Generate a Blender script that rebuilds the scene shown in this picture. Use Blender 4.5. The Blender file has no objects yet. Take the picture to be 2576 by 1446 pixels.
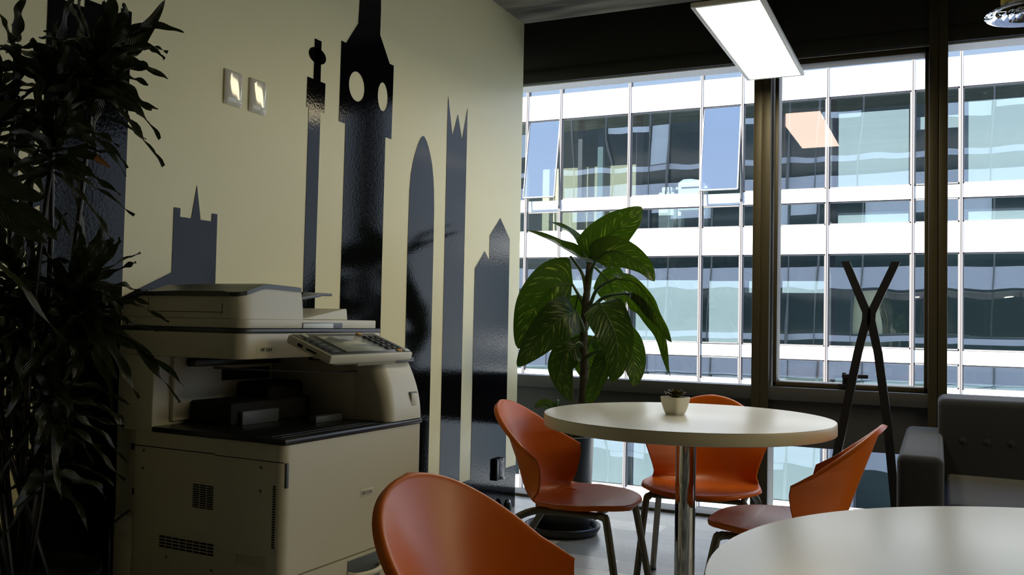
import bpy, bmesh, math, random
from mathutils import Vector, Matrix, noise as mnoise

# ------------------------------------------------------------------ camera, sky, sun, exposure
scene = bpy.context.scene
COL = scene.collection
FPX = 2283.08
YAW, PITCH, ROLL = 0.439763155, 0.0347526927, -0.0200215465
EYE = Vector((0, 0, 1.05))
cam_d = bpy.data.cameras.new('camera'); cam = bpy.data.objects.new('camera', cam_d); COL.objects.link(cam)
_f = Vector((-math.sin(YAW)*math.cos(PITCH), math.cos(YAW)*math.cos(PITCH), math.sin(PITCH)))
_r = Vector((math.cos(YAW), math.sin(YAW), 0)); _dn = _f.cross(_r)
_r2 = math.cos(ROLL)*_r + math.sin(ROLL)*_dn; _dn2 = -math.sin(ROLL)*_r + math.cos(ROLL)*_dn
_m = Matrix((_r2, -_dn2, -_f)).transposed().to_4x4(); _m.translation = EYE
cam.matrix_world = _m
cam_d.sensor_fit = 'HORIZONTAL'; cam_d.sensor_width = 36; cam_d.lens = FPX/2576*36
cam_d.clip_start = 0.02; cam_d.clip_end = 300
scene.camera = cam

world = bpy.data.worlds.new('sky'); scene.world = world; world.use_nodes = True
_nt = world.node_tree; _nt.nodes.clear()
_o = _nt.nodes.new('ShaderNodeOutputWorld'); _b = _nt.nodes.new('ShaderNodeBackground')
_g = _nt.nodes.new('ShaderNodeTexCoord'); _s = _nt.nodes.new('ShaderNodeSeparateXYZ'); _rp = _nt.nodes.new('ShaderNodeValToRGB')
_rp.color_ramp.elements[0].position = 0.0; _rp.color_ramp.elements[0].color = (0.70, 0.78, 0.90, 1)
_rp.color_ramp.elements[1].position = 0.9; _rp.color_ramp.elements[1].color = (0.20, 0.36, 0.80, 1)
_nt.links.new(_g.outputs['Generated'], _s.inputs[0]); _nt.links.new(_s.outputs['Z'], _rp.inputs[0])
_nt.links.new(_rp.outputs[0], _b.inputs[0]); _nt.links.new(_b.outputs[0], _o.inputs[0])
_b.inputs[1].default_value = 1.9

sun_d = bpy.data.lights.new('sun', 'SUN'); sun = bpy.data.objects.new('sun', sun_d); COL.objects.link(sun)
sun_d.energy = 14.0; sun_d.angle = math.radians(0.6); sun_d.color = (1.0, 0.97, 0.92)
sun.rotation_euler = Vector((0.25, 0.70, -0.72)).to_track_quat('-Z', 'Y').to_euler()

scene.view_settings.view_transform = 'Standard'; scene.view_settings.look = 'None'
scene.view_settings.exposure = 0.55; scene.view_settings.gamma = 1.0; scene.view_settings.use_curve_mapping = False
scene.cycles.max_bounces = 8; scene.cycles.diffuse_bounces = 5; scene.cycles.glossy_bounces = 4
scene.cycles.transparent_max_bounces = 16; scene.cycles.caustics_reflective = False; scene.cycles.caustics_refractive = False
scene.cycles.use_denoising = True; scene.cycles.sample_clamp_indirect = 6.0

# ------------------------------------------------------------------ materials
MATS = {}
def mat(name, color=(.5, .5, .5), rough=.5, metal=0., spec=.5, bump=None, vary=None, emit=None, coat=0., sheen=0., stretch=None):
    m = bpy.data.materials.new(name); m.use_nodes = True; nt = m.node_tree; p = nt.nodes['Principled BSDF']
    p.inputs['Base Color'].default_value = (*color, 1); p.inputs['Roughness'].default_value = rough
    p.inputs['Metallic'].default_value = metal; p.inputs['Specular IOR Level'].default_value = spec
    if coat: p.inputs['Coat Weight'].default_value = coat; p.inputs['Coat Roughness'].default_value = .1
    if sheen: p.inputs['Sheen Weight'].default_value = sheen
    if bump or vary:
        tc = nt.nodes.new('ShaderNodeTexCoord'); co = tc.outputs['Object']
        if stretch:
            mp = nt.nodes.new('ShaderNodeMapping'); mp.inputs['Scale'].default_value = stretch; nt.links.new(co, mp.inputs[0]); co = mp.outputs[0]
    if bump:
        sc, st, dist = bump
        n = nt.nodes.new('ShaderNodeTexNoise'); n.inputs['Scale'].default_value = sc; n.inputs['Detail'].default_value = 3
        b = nt.nodes.new('ShaderNodeBump'); b.inputs['Strength'].default_value = st; b.inputs['Distance'].default_value = dist
        nt.links.new(co, n.inputs['Vector']); nt.links.new(n.outputs['Fac'], b.inputs['Height'])
        nt.links.new(b.outputs[0], p.inputs['Normal'])
    if vary:
        sc, amt = vary
        n = nt.nodes.new('ShaderNodeTexNoise'); n.inputs['Scale'].default_value = sc; n.inputs['Detail'].default_value = 5
        mr = nt.nodes.new('ShaderNodeMapRange'); mr.inputs['To Min'].default_value = 1-amt; mr.inputs['To Max'].default_value = 1+amt
        mr.inputs['From Min'].default_value = .3; mr.inputs['From Max'].default_value = .7
        mx = nt.nodes.new('ShaderNodeVectorMath'); mx.operation = 'SCALE'; mx.inputs[0].default_value = color
        nt.links.new(co, n.inputs['Vector']); nt.links.new(n.outputs['Fac'], mr.inputs['Value'])
        nt.links.new(mr.outputs[0], mx.inputs['Scale']); nt.links.new(mx.outputs[0], p.inputs['Base Color'])
    if emit:
        p.inputs['Emission Color'].default_value = (*emit[0], 1); p.inputs['Emission Strength'].default_value = emit[1]
    MATS[name] = m; return m

def glass_mat(name, tint, refl, base, wave=None, fres=1.5):
    m = bpy.data.materials.new(name); m.use_nodes = True; nt = m.node_tree; nt.nodes.clear()
    o = nt.nodes.new('ShaderNodeOutputMaterial'); mx = nt.nodes.new('ShaderNodeMixShader')
    t = nt.nodes.new('ShaderNodeBsdfTransparent'); t.inputs[0].default_value = (*tint, 1)
    g = nt.nodes.new('ShaderNodeBsdfGlossy'); g.inputs['Color'].default_value = (*refl, 1); g.inputs['Roughness'].default_value = 0.0
    fr = nt.nodes.new('ShaderNodeLayerWeight'); fr.inputs[0].default_value = .5
    pw = nt.nodes.new('ShaderNodeMath'); pw.operation = 'POWER'; pw.inputs[1].default_value = 5.0
    ad = nt.nodes.new('ShaderNodeMath'); ad.operation = 'MULTIPLY_ADD'; ad.use_clamp = True; ad.inputs[1].default_value = 1-base; ad.inputs[2].default_value = base
    nt.links.new(fr.outputs['Facing'], pw.inputs[0]); nt.links.new(pw.outputs[0], ad.inputs[0]); nt.links.new(ad.outputs[0], mx.inputs[0])
    nt.links.new(t.outputs[0], mx.inputs[1]); nt.links.new(g.outputs[0], mx.inputs[2]); nt.links.new(mx.outputs[0], o.inputs[0])
    if wave:
        tc = nt.nodes.new('ShaderNodeTexCoord'); mp = nt.nodes.new('ShaderNodeMapping'); mp.inputs['Scale'].default_value = (1, 1, .45)
        n = nt.nodes.new('ShaderNodeTexNoise'); n.inputs['Scale'].default_value = wave[0]; n.inputs['Detail'].default_value = 0
        b = nt.nodes.new('ShaderNodeBump'); b.inputs['Strength'].default_value = 1; b.inputs['Distance'].default_value = wave[1]
        nt.links.new(tc.outputs['Object'], mp.inputs[0]); nt.links.new(mp.outputs[0], n.inputs['Vector'])
        nt.links.new(n.outputs['Fac'], b.inputs['Height']); nt.links.new(b.outputs[0], g.inputs['Normal'])
    MATS[name] = m; return m

def leaf_mat(name, c0, c1, streak, trans, tw, rough=.35):
    m = bpy.data.materials.new(name); m.use_nodes = True; nt = m.node_tree; p = nt.nodes['Principled BSDF']; o = nt.nodes['Material Output']
    N = nt.nodes.new; L = nt.links.new
    uv = N('ShaderNodeUVMap'); sp = N('ShaderNodeSeparateXYZ'); L(uv.outputs[0], sp.inputs[0])
    a = N('ShaderNodeMath'); a.operation = 'SUBTRACT'; a.inputs[1].default_value = .5; L(sp.outputs['X'], a.inputs[0])
    ab = N('ShaderNodeMath'); ab.operation = 'ABSOLUTE'; L(a.outputs[0], ab.inputs[0])
    v = N('ShaderNodeMath'); v.operation = 'MULTIPLY_ADD'; v.inputs[1].default_value = -.55; L(ab.outputs[0], v.inputs[0]); L(sp.outputs['Y'], v.inputs[2])
    vs = N('ShaderNodeMath'); vs.operation = 'MULTIPLY'; vs.inputs[1].default_value = 42; L(v.outputs[0], vs.inputs[0])
    us = N('ShaderNodeMath'); us.operation = 'MULTIPLY'; us.inputs[1].default_value = 3.5; L(sp.outputs['X'], us.inputs[0])
    cb = N('ShaderNodeCombineXYZ'); L(vs.outputs[0], cb.inputs[0]); L(us.outputs[0], cb.inputs[1])
    oi = N('ShaderNodeObjectInfo'); L(oi.outputs['Random'], cb.inputs[2])
    n = N('ShaderNodeTexNoise'); n.inputs['Scale'].default_value = 1.0; n.inputs['Detail'].default_value = 1.5; L(cb.outputs[0], n.inputs['Vector'])
    r = N('ShaderNodeValToRGB'); r.color_ramp.elements[0].position = .61; r.color_ramp.elements[0].color = (0, 0, 0, 1)
    r.color_ramp.elements[1].position = .66; r.color_ramp.elements[1].color = (1, 1, 1, 1); L(n.outputs['Fac'], r.inputs[0])
    edge = N('ShaderNodeMath'); edge.operation = 'LESS_THAN'; edge.inputs[1].default_value = .40; L(ab.outputs[0], edge.inputs[0])
    ml = N('ShaderNodeMath'); ml.operation = 'MULTIPLY'; L(r.outputs[0], ml.inputs[0]); L(edge.outputs[0], ml.inputs[1])
    if not streak: ml.inputs[1].default_value = 0; nt.links.remove(ml.inputs[1].links[0])
    mx = N('ShaderNodeMix'); mx.data_type = 'RGBA'; mx.inputs['A'].default_value = (*c0, 1); mx.inputs['B'].default_value = (*c1, 1)
    L(ml.outputs[0], mx.inputs['Factor']); L(mx.outputs['Result'], p.inputs['Base Color']); p.inputs['Roughness'].default_value = rough
    tr = N('ShaderNodeBsdfTranslucent'); tm = N('ShaderNodeMix'); tm.data_type = 'RGBA'
    tm.inputs['A'].default_value = (*trans, 1); tm.inputs['B'].default_value = (min(1, trans[0]*2.6), min(1, trans[1]*2.0), trans[2]*3, 1)
    L(ml.outputs[0], tm.inputs['Factor']); L(tm.outputs['Result'], tr.inputs['Color'])
    ms = N('ShaderNodeMixShader'); ms.inputs[0].default_value = tw
    L(p.outputs[0], ms.inputs[1]); L(tr.outputs[0], ms.inputs[2]); L(ms.outputs[0], o.inputs['Surface'])
    # raised side veins
    w = N('ShaderNodeMath'); w.operation = 'SINE'; w2 = N('ShaderNodeMath'); w2.operation = 'MULTIPLY'; w2.inputs[1].default_value = 90
    L(v.outputs[0], w2.inputs[0]); L(w2.outputs[0], w.inputs[0])
    b = N('ShaderNodeBump'); b.inputs['Strength'].default_value = .35; b.inputs['Distance'].default_value = .002; L(w.outputs[0], b.inputs['Height']); L(b.outputs[0], p.inputs['Normal'])
    MATS[name] = m; return m

mat('cream_paint', (.81, .755, .46), .42, spec=.4, bump=(230, .25, .002))
mat('black_vinyl', (.003, .003, .004), .07, spec=.12, bump=(110, .22, .0012))
mat('dark_paint', (.012, .012, .010), .6)
mat('dark_metal', (.047, .038, .018), .5, metal=.15, spec=.5, bump=(60, .05, .001))
mat('grey_panel', (.055, .058, .060), .45, bump=(140, .06, .001))
mat('alu_light', (.75, .76, .75), .45)
mat('concrete', (.34, .31, .23), .85, bump=(9, .8, .03), vary=(5, .7), stretch=(.35, 1.6, 1))
mat('back_wall_paint', (.012, .012, .011), .8)
mat('right_wall_paint', (.10, .09, .07), .7)
mat('printer_cream', (.70, .67, .55), .36, spec=.45, bump=(600, .08, .0004))
mat('printer_dark', (.015, .016, .018), .32)
mat('printer_gap', (.004, .004, .004), .8)
mat('printer_grey', (.10, .115, .13), .5)
mat('printer_slate', (.05, .055, .065), .34)
mat('screen_grey', (.34, .36, .33), .12, spec=.6)
mat('key_black', (.02, .02, .024), .4)
mat('amber', (.75, .38, .05), .4)
mat('label_grey', (.60, .60, .47), .4)
mat('ink_dark', (.03, .035, .04), .5)
mat('ink_soft', (.16, .17, .17), .5)
mat('orange_plastic', (.62, .125, .002), .36, spec=.42, bump=(900, .05, .0003))
mat('chair_steel', (.17, .16, .12), .33, metal=.75)
mat('chrome', (.80, .80, .80), .04, metal=1.)
mat('laminate', (.80, .79, .72), .26, spec=.5)
mat('laminate_edge', (.66, .60, .44), .35)
mat('white_ceramic', (.72, .68, .56), .55, bump=(80, .1, .001))
mat('soil', (.02, .014, .01), .95, bump=(150, .8, .004))
mat('succulent', (.11, .095, .018), .45, vary=(40, .5))
mat('succulent_tip', (.70, .70, .45), .45)
mat('black_pot', (.006, .006, .007), .4)
mat('bark', (.05, .045, .022), .8, bump=(60, .7, .006), vary=(30, .5))
mat('cane', (.10, .09, .05), .6)
mat('petiole', (.05, .10, .015), .45)
mat('sofa_fabric', (.034, .037, .045), .9, spec=.15, bump=(700, .6, .0012), sheen=.25)
mat('black_wood', (.006, .006, .008), .5)
mat('led_frame', (.78, .77, .72), .4)
mat('led_glow', (.9, .9, .9), .5, emit=((1.0, .86, .55), 11))
mat('led_fill_glow', (.9, .9, .9), .5, emit=((1.0, .85, .50), 25))  # stronger glow for the added out-of-view panels
mat('glossy_white', (.74, .70, .58), .05, spec=.6)
mat('yellow_duct', (.55, .40, .03), .5)
mat('white_panel', (.82, .82, .82), .5)
mat('white_panel_pale', (.74, .79, .80), .3)
mat('mullion_grey', (.19, .175, .17), .4)
mat('blind_cloth', (.56, .60, .605), .9)
mat('office_dark', (.22, .28, .28), .8)
mat('office_beige', (.55, .50, .33), .8)
mat('machine_pale', (.75, .78, .74), .5)
mat('own_spandrel', (.66, .67, .70), .6)
mat('own_glass', (.012, .016, .02), .08)
mat('street_grey', (.30, .30, .30), .9, vary=(.5, .2))
glass_mat('window_glass', (.95, .98, .97), (.95, .76, .95), .07)
glass_mat('clear_glass', (.95, .98, .97), (1, .95, .93), .04)
glass_mat('facade_glass', (.58, .66, .68), (.86, .93, 1.0), .34, wave=(1.1, .010))
leaf_mat('dieffenbachia_leaf', (.012, .034, .004), (.30, .34, .09), True, (.050, .105, .002), .36)
leaf_mat('dracaena_leaf', (.016, .020, .007), (.02, .03, .01), False, (.03, .045, .008), .18, .36)
mat('leaf_tip_brown', (.28, .11, .02), .6)

# floor planks
def floor_material():
    m = bpy.data.materials.new('floor_planks'); m.use_nodes = True; nt = m.node_tree; p = nt.nodes['Principled BSDF']; N = nt.nodes.new; L = nt.links.new
    tc = N('ShaderNodeTexCoord'); mp = N('ShaderNodeMapping'); mp.inputs['Location'].default_value = (0.28, -.018, 0)
    br = N('ShaderNodeTexBrick'); br.inputs['Scale'].default_value = 1.0; br.offset = .37
    br.inputs['Brick Width'].default_value = .98; br.inputs['Row Height'].default_value = .192; br.inputs['Mortar Size'].default_value = .0015
    br.inputs['Color1'].default_value = (0, 0, 0, 1); br.inputs['Color2'].default_value = (1, 1, 1, 1); br.inputs['Mortar'].default_value = (.1, .1, .1, 1)
    rp = N('ShaderNodeValToRGB'); e = rp.color_ramp.elements; e[0].position = 0; e[0].color = (.155, .17, .18, 1); e[1].position = .55; e[1].color = (.26, .28, .295, 1)
    k = e.new(.72); k.color = (.42, .43, .44, 1); k = e.new(1); k.color = (.55, .55, .55, 1)
    mp2 = N('ShaderNodeMapping'); mp2.inputs['Scale'].default_value = (3, 26, 1); n = N('ShaderNodeTexNoise'); n.inputs['Scale'].default_value = 2.2; n.inputs['Detail'].default_value = 6
    mr = N('ShaderNodeMapRange'); mr.inputs['To Min'].default_value = .72; mr.inputs['To Max'].default_value = 1.28
    sc = N('ShaderNodeVectorMath'); sc.operation = 'SCALE'
    L(tc.outputs['Object'], mp.inputs[0]); L(mp.outputs[0], br.inputs['Vector']); L(br.outputs['Color'], rp.inputs[0])
    L(tc.outputs['Object'], mp2.inputs[0]); L(mp2.outputs[0], n.inputs['Vector']); L(n.outputs['Fac'], mr.inputs['Value'])
    L(rp.outputs[0], sc.inputs[0]); L(mr.outputs[0], sc.inputs['Scale']); L(sc.outputs[0], p.inputs['Base Color'])
    p.inputs['Roughness'].default_value = .25; p.inputs['Specular IOR Level'].default_value = .8
    b = N('ShaderNodeBump'); b.inputs['Strength'].default_value = .25; b.inputs['Distance'].default_value = .002; L(n.outputs['Fac'], b.inputs['Height']); L(b.outputs[0], p.inputs['Normal'])
    MATS['floor_planks'] = m
floor_material()

# ------------------------------------------------------------------ mesh helpers
class MB:
    def __init__(s): s.bm = bmesh.new()
    def box(s, a, b, bev=0., seg=2, M=None):
        a = Vector(a); b = Vector(b); t = bmesh.new()
        bmesh.ops.create_cube(t, size=1)
        for v in t.verts:
            v.co = Vector((a[i] + (v.co[i]+.5)*(b[i]-a[i]) for i in range(3)))
        if bev: bmesh.ops.bevel(t, geom=list(t.edges), offset=bev, segments=seg, profile=.5, affect='EDGES')
        if M is not None: bmesh.ops.transform(t, matrix=M, verts=t.verts)
        s._add(t); return s
    def _add(s, t):
        me = bpy.data.meshes.new('tmp'); t.to_mesh(me); t.free(); s.bm.from_mesh(me); bpy.data.meshes.remove(me)
    def lathe(s, prof, n=48, M=None, cap=True):
        t = bmesh.new(); rings = []
        for r, z in prof:
            rings.append([t.verts.new((r*math.cos(2*math.pi*i/n), r*math.sin(2*math.pi*i/n), z)) for i in range(n)])
        for A, B in zip(rings, rings[1:]):
            for i in range(n): t.faces.new((A[i], A[(i+1) % n], B[(i+1) % n], B[i]))
        if cap:
            t.faces.new(list(reversed(rings[0]))); t.faces.new(rings[-1])
        bmesh.ops.recalc_face_normals(t, faces=t.faces)
        if M is not None: bmesh.ops.transform(t, matrix=M, verts=t.verts)
        s._add(t); return s
    def tube(s, pts, r, n=12, sub=6, cap=True, rad=None):
        P = spline(pts, sub) if sub > 1 else [Vector(p) for p in pts]
        t = bmesh.new(); rings = []; up = None
        for i, p in enumerate(P):
            d = (P[min(i+1, len(P)-1)] - P[max(i-1, 0)]).normalized()
            if up is None: up = d.orthogonal().normalized()
            up = (up - d*up.dot(d)).normalized(); w = d.cross(up)
            rr = r if rad is None else rad(i/(len(P)-1))
            rings.append([t.verts.new(p + rr*(math.cos(2*math.pi*k/n)*up + math.sin(2*math.pi*k/n)*w)) for k in range(n)])
        for A, B in zip(rings, rings[1:]):
            for k in range(n): t.faces.new((A[k], A[(k+1) % n], B[(k+1) % n], B[k]))
        if cap: t.faces.new(list(reversed(rings[0]))); t.faces.new(rings[-1])
        bmesh.ops.recalc_face_normals(t, faces=t.faces)
        s._add(t); return s
    def prism(s, pts, vec, holes=(), bev=0.):
        """extrude a flat outline (3D points) along vec; holes cut with triangle fill"""
        t = bmesh.new(); loops = [pts]+list(holes); es = []
        for lp in loops:
            vs = [t.verts.new(p) for p in lp]
            es += [t.edges.new((vs[i], vs[(i+1) % len(vs)])) for i in range(len(vs))]
        if holes: bmesh.ops.triangle_fill(t, use_beauty=True, use_dissolve=False, edges=es)
        else: t.faces.new(list(t.verts))
        g = bmesh.ops.extrude_face_region(t, geom=list(t.faces))
        bmesh.ops.translate(t, vec=Vector(vec), verts=[v for v in g['geom'] if isinstance(v, bmesh.types.BMVert)])
        bmesh.ops.recalc_face_normals(t, faces=t.faces)
        if bev: bmesh.ops.bevel(t, geom=[e for e in t.edges if e.calc_face_angle(0) > .6], offset=bev, segments=2, profile=.5, affect='EDGES')
        s._add(t); return s
    def quad(s, pts):
        s.bm.faces.new([s.bm.verts.new(p) for p in pts]); return s
    def grid(s, rows, uv=True):
        bm = s.bm; R = [[bm.verts.new(p) for p in r] for r in rows]; L = bm.loops.layers.uv.verify()
        nr, nc = len(R), len(R[0])
        for i in range(nr-1):
            for j in range(nc-1):
                try: f = bm.faces.new((R[i][j], R[i][j+1], R[i+1][j+1], R[i+1][j]))
                except ValueError: continue
                for lp, (a, b) in zip(f.loops, ((i, j), (i, j+1), (i+1, j+1), (i+1, j))): lp[L].uv = (b/(nc-1), a/(nr-1))
        return s
    def build(s, name, m, parent=None, sharp=35, loc=None):
        me = bpy.data.meshes.new(name); s.bm.to_mesh(me); s.bm.free()
        for p in me.polygons: p.use_smooth = True
        me.set_sharp_from_angle(angle=math.radians(sharp))
        me.materials.append(MATS[m]); o = bpy.data.objects.new(name, me); COL.objects.link(o)
        if parent is not None: o.parent = parent
        if loc: o.location = loc
        return o

def spline(pts, sub):
    P = [Vector(p) for p in pts]; out = []
    for i in range(len(P)-1):
        p0 = P[i-1] if i else P[0]*2-P[1]; p1, p2 = P[i], P[i+1]; p3 = P[i+2] if i+2 < len(P) else P[-1]*2-P[-2]
        for k in range(sub):
            t = k/sub
            out.append(.5*((2*p1)+(p2-p0)*t+(2*p0-5*p1+4*p2-p3)*t*t+(3*p1-p0-3*p2+p3)*t**3))
    out.append(P[-1]); return out

def tag(o, label=None, cat=None, group=None, kind=None):
    if label: o['label'] = label
    if cat: o['category'] = cat
    if group: o['group'] = group
    if kind: o['kind'] = kind
    return o
def thing(name, label, cat, loc=(0, 0, 0), rz=0., group=None, kind=None):
    o = bpy.data.objects.new(name, None); COL.objects.link(o); o.location = loc; o.rotation_euler = (0, 0, rz); o.empty_display_size = .1
    return tag(o, label, cat, group, kind)
def struct(o, label, cat): return tag(o, label, cat, None, 'structure')
def copy_thing(root, loc, rz, label):
    r = root.copy(); COL.objects.link(r); r.location = loc; r.rotation_euler = (0, 0, rz); r['label'] = label
    for ch in list(root.children):
        c = ch.copy(); COL.objects.link(c); c.parent = r
        for g in list(ch.children):
            d = g.copy(); COL.objects.link(d); d.parent = c
    return r
def text_mesh(name, s, size, m, parent, M, depth=.0006):
    cu = bpy.data.curves.new(name, 'FONT'); cu.body = s; cu.size = size; cu.extrude = depth; cu.align_x = 'CENTER'; cu.align_y = 'CENTER'
    t = bpy.data.objects.new('tmp', cu); COL.objects.link(t); bpy.context.view_layer.update()
    me = bpy.data.meshes.new_from_object(t.evaluated_get(bpy.context.evaluated_depsgraph_get())); me.name = name
    bpy.data.objects.remove(t); bpy.data.curves.remove(cu)
    me.transform(M); me.materials.clear(); me.materials.append(MATS[m])
    o = bpy.data.objects.new(name, me); COL.objects.link(o); o.parent = parent; return o

# ------------------------------------------------------------------ room shell
WX, WEND, WY, GY = -2.15, 4.664, 4.96, 5.10
CEIL = 2.738
XR, YB = 5.6, -2.2
struct(MB().box((-3.0, YB, -.15), (XR, 5.12, 0)).build('floor', 'floor_planks'), 'dark grey floor of long planks with some pale planks', 'floor')
struct(MB().box((-3.0, YB, CEIL), (XR, 4.664, 3.2)).build('ceiling', 'concrete'), 'rough board-marked bare concrete ceiling slab', 'ceiling')
struct(MB().box((-3.0, 4.664, 3.12), (XR, 5.12, 3.2)).build('ceiling', 'dark_paint'), 'dark ceiling recess between concrete slab and window wall', 'ceiling')
struct(MB().box((-3.0, YB, 0), (WX, WEND, CEIL)).build('wall_left', 'cream_paint'), 'cream painted wall carrying the black skyline silhouettes', 'wall')
struct(MB().box((-3.1, 4.664, 0), (-3.0, 5.12, 3.12)).build('wall_corner', 'grey_panel'), 'grey wall closing the gap behind the cream wall', 'wall')
struct(MB().box((-3.0, YB-.15, 0), (XR, YB, CEIL)).build('wall_back', 'back_wall_paint'), 'dark wall behind the camera', 'wall')
struct(MB().box((XR, YB, 0), (XR+.15, 5.12, CEIL)).build('wall_right', 'right_wall_paint'), 'far right wall of the room', 'wall')
# window wall
m = MB(); m.box((-3.0, WY, 2.545), (XR, 5.12, 3.12)); m.box((-3.0, WY-.012, 2.47), (XR, 5.12, 2.548), .004)
struct(m.build('wall_front', 'dark_paint'), 'dark panel above the windows', 'wall')
struct(MB().box((-3.0, WY+.02, 2.462), (XR, 5.11, 2.4705)).build('trim_1', 'alu_light'), 'pale metal strip along the underside of the window head', 'trim')
m = MB(); m.box((-3.0, WY-.03, .652), (XR, 5.06, .722), .004)
struct(m.build('trim_2', 'grey_panel'), 'dark grey horizontal sill rail under the big panes', 'window sill')
struct(MB().box((-3.0, WY+.012, .412), (XR, 5.06, .655)).build('trim_3', 'grey_panel'), 'dark recessed panel between sill rail and low panes', 'panel')
struct(MB().box((-3.0, WY-.01, 0), (XR, 5.12, .016), .003).build('trim_4', 'dark_metal'), 'dark metal bottom rail of the windows at the floor', 'trim')
PX = [(-.902, -.812), (-.047, .039), (1.90, 1.99), (3.78, 3.87)]
for i, (a, b) in enumerate(PX):
    m = MB(); c = (a+b)/2
    m.box((a, WY-.035, 0), (c-.002, 5.12, 3.12), .003); m.box((c+.002, WY-.035, 0), (b, 5.12, 3.12), .003); m.box((c-.004, WY-.028, 0), (c+.004, 5.1, 3.12))
    lab = ['dark bronze window post left of the openable window', 'dark bronze window post between openable window and sofa', 'dark window post beyond the sofa', 'dark window post near the right wall'][i]
    struct(m.build('trim_%d' % (i+5), 'dark_metal'), lab, 'window post')
def window(n, x0, x1, label, sash=False):
    w = thing('window_%d' % n, label, 'window', ((x0+x1)/2, GY, 0), kind='structure')
    ox = (x0+x1)/2
    def B(a, b, bev=0): return MB().box((a[0]-ox, a[1]-GY, a[2]), (b[0]-ox, b[1]-GY, b[2]), bev)
    g = MB().quad([(x0-ox, 0, .70), (x1-ox, 0, .70), (x1-ox, 0, 2.50), (x0-ox, 0, 2.50)]); g.build('glass', 'window_glass' if sash else 'clear_glass', w)
    g = MB().quad([(x0-ox, -.02, .0), (x1-ox, -.02, .0), (x1-ox, -.02, .45), (x0-ox, -.02, .45)]); g.build('low_glass', 'clear_glass', w)
    if sash:
        f = MB(); X0, X1, Z0, Z1, t = x0+.012, x1+.001, .724, 2.468, .020
        for a, b in (((X0, WY+.02, Z0), (X0+t, GY-.005, Z1)), ((X1-t, WY+.02, Z0), (X1, GY-.005, Z1)), ((X0, WY+.02, Z0), (X1, GY-.005, Z0+t+.004)), ((X0, WY+.02, Z1-t-.012), (X1, GY-.005, Z1))):
            f.box((a[0]-ox, a[1]-GY, a[2]), (b[0]-ox, b[1]-GY, b[2]), .003)
        fr = f.build('sash_frame', 'dark_metal', w)
        h = MB(); hx = -.424-ox; y = WY-.05-GY
        h.box((hx-.022, y+.04, .735), (hx+.012, y+.068, .80), .003); h.box((hx-.045, y+.035, .733), (hx+.0, y+.06, .752), .003)
        h.box((hx-.02, y, .79), (hx-.002, y+.06, .812), .003); h.box((hx-.02, y-.01, .786), (hx+.105, y+.006, .805), .003)
        h.build('handle', 'black_wood', fr)
    return w
window(1, -3.0, -.902, 'wide fixed window behind the potted plant')
window(2, -.812, -.047, 'narrow openable window behind the black coat stand', True)
window(3, .039, 1.90, 'wide fixed window above the grey sofa')
window(4, 1.99, 3.78, 'fixed window further right'); window(5, 3.87, XR, 'fixed window by the right wall')

# ------------------------------------------------------------------ wall silhouettes
def yz(p, off=0.): return [(WX+off, y, z) for y, z in p]
def decal(name, label, polys, holes=()):
    m = MB()
    for k, p in enumerate(polys): m.prism(yz(p, .0004), (.0012, 0, 0), [yz(h, .0004) for h in holes] if k == 0 else ())
    return tag(m.build(name, 'black_vinyl', sharp=20), label, 'wall decal', 'black skyline silhouettes on the cream wall')
def ell(cy, cz, ry, rz, n=36): return [(cy+ry*math.cos(2*math.pi*i/n), cz+rz*math.sin(2*math.pi*i/n)) for i in range(n)]
BOT = .2325
decal('tower_decal', 'wide black castle tower silhouette behind the leafy plant at left', [[(1.645, BOT), (1.631, .70), (1.630, 1.9), (1.631, 1.916), (1.678, 1.916), (1.679, 1.890), (1.744, 1.891), (1.745, 1.916), (1.816, 1.916), (1.816, 1.889), (1.868, 1.891), (1.868, 1.929), (1.905, 1.929), (1.904, .9), (1.910, BOT)]])
decal('castle_decal', 'black church silhouette with thin spire above the printer', [[(2.091, 1.174), (2.092, 1.376), (2.118, 1.376), (2.118, 1.349), (2.165, 1.349), (2.185, 1.456), (2.205, 1.349), (2.254, 1.349), (2.255, 1.375), (2.279, 1.375), (2.280, BOT), (2.088, BOT), (2.091, 1.12), (1.906, 1.055), (1.906, 1.092)]])
_ball = [(y, z) for y, z in ell(2.783, 2.039, .0525, .031)]
decal('column_decal', 'slim black column silhouette with round ball near its top', [[(2.735, 1.26), (2.739, 1.831), (2.725, 1.831), (2.726, 1.945), (2.763, 1.945), (2.764, 2.101), (2.805, 2.101), (2.805, 1.945), (2.836, 1.945), (2.834, 1.830), (2.810, 1.830), (2.806, 1.26), (2.810, BOT), (2.732, BOT)], _ball])
decal('clock_tower_decal', 'tall black clock tower silhouette with two round pale faces', [[(2.969, 1.277), (2.973, 1.818), (2.929, 1.818), (2.932, 2.141), (2.964, 2.141), (3.044, 2.245), (3.048, 2.343), (3.052, 2.41), (3.08, 2.60), (3.128, 2.72), (3.17, 2.60), (3.202, 2.42), (3.204, 2.348), (3.203, 2.244), (3.281, 2.141), (3.314, 2.141), (3.309, 1.818), (3.262, 1.818), (3.260, 1.297), (3.260, BOT), (2.966, BOT)]],
      [ell(3.044, 1.984, .055, .0605), ell(3.235, 1.986, .0385, .0615)])
decal('dome_tower_decal', 'bullet-shaped black tower silhouette right of the clock tower', [[(3.464, .85), (3.463, 1.365), (3.468, 1.62), (3.476, 1.69), (3.490, 1.745), (3.508, 1.79), (3.53, 1.835), (3.551, 1.866), (3.566, 1.880), (3.577, 1.884), (3.59, 1.880), (3.605, 1.868), (3.625, 1.842), (3.645, 1.805), (3.662, 1.765), (3.676, 1.705), (3.684, 1.65), (3.690, 1.56), (3.691, 1.327), (3.690, BOT), (3.464, BOT)]])
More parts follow.
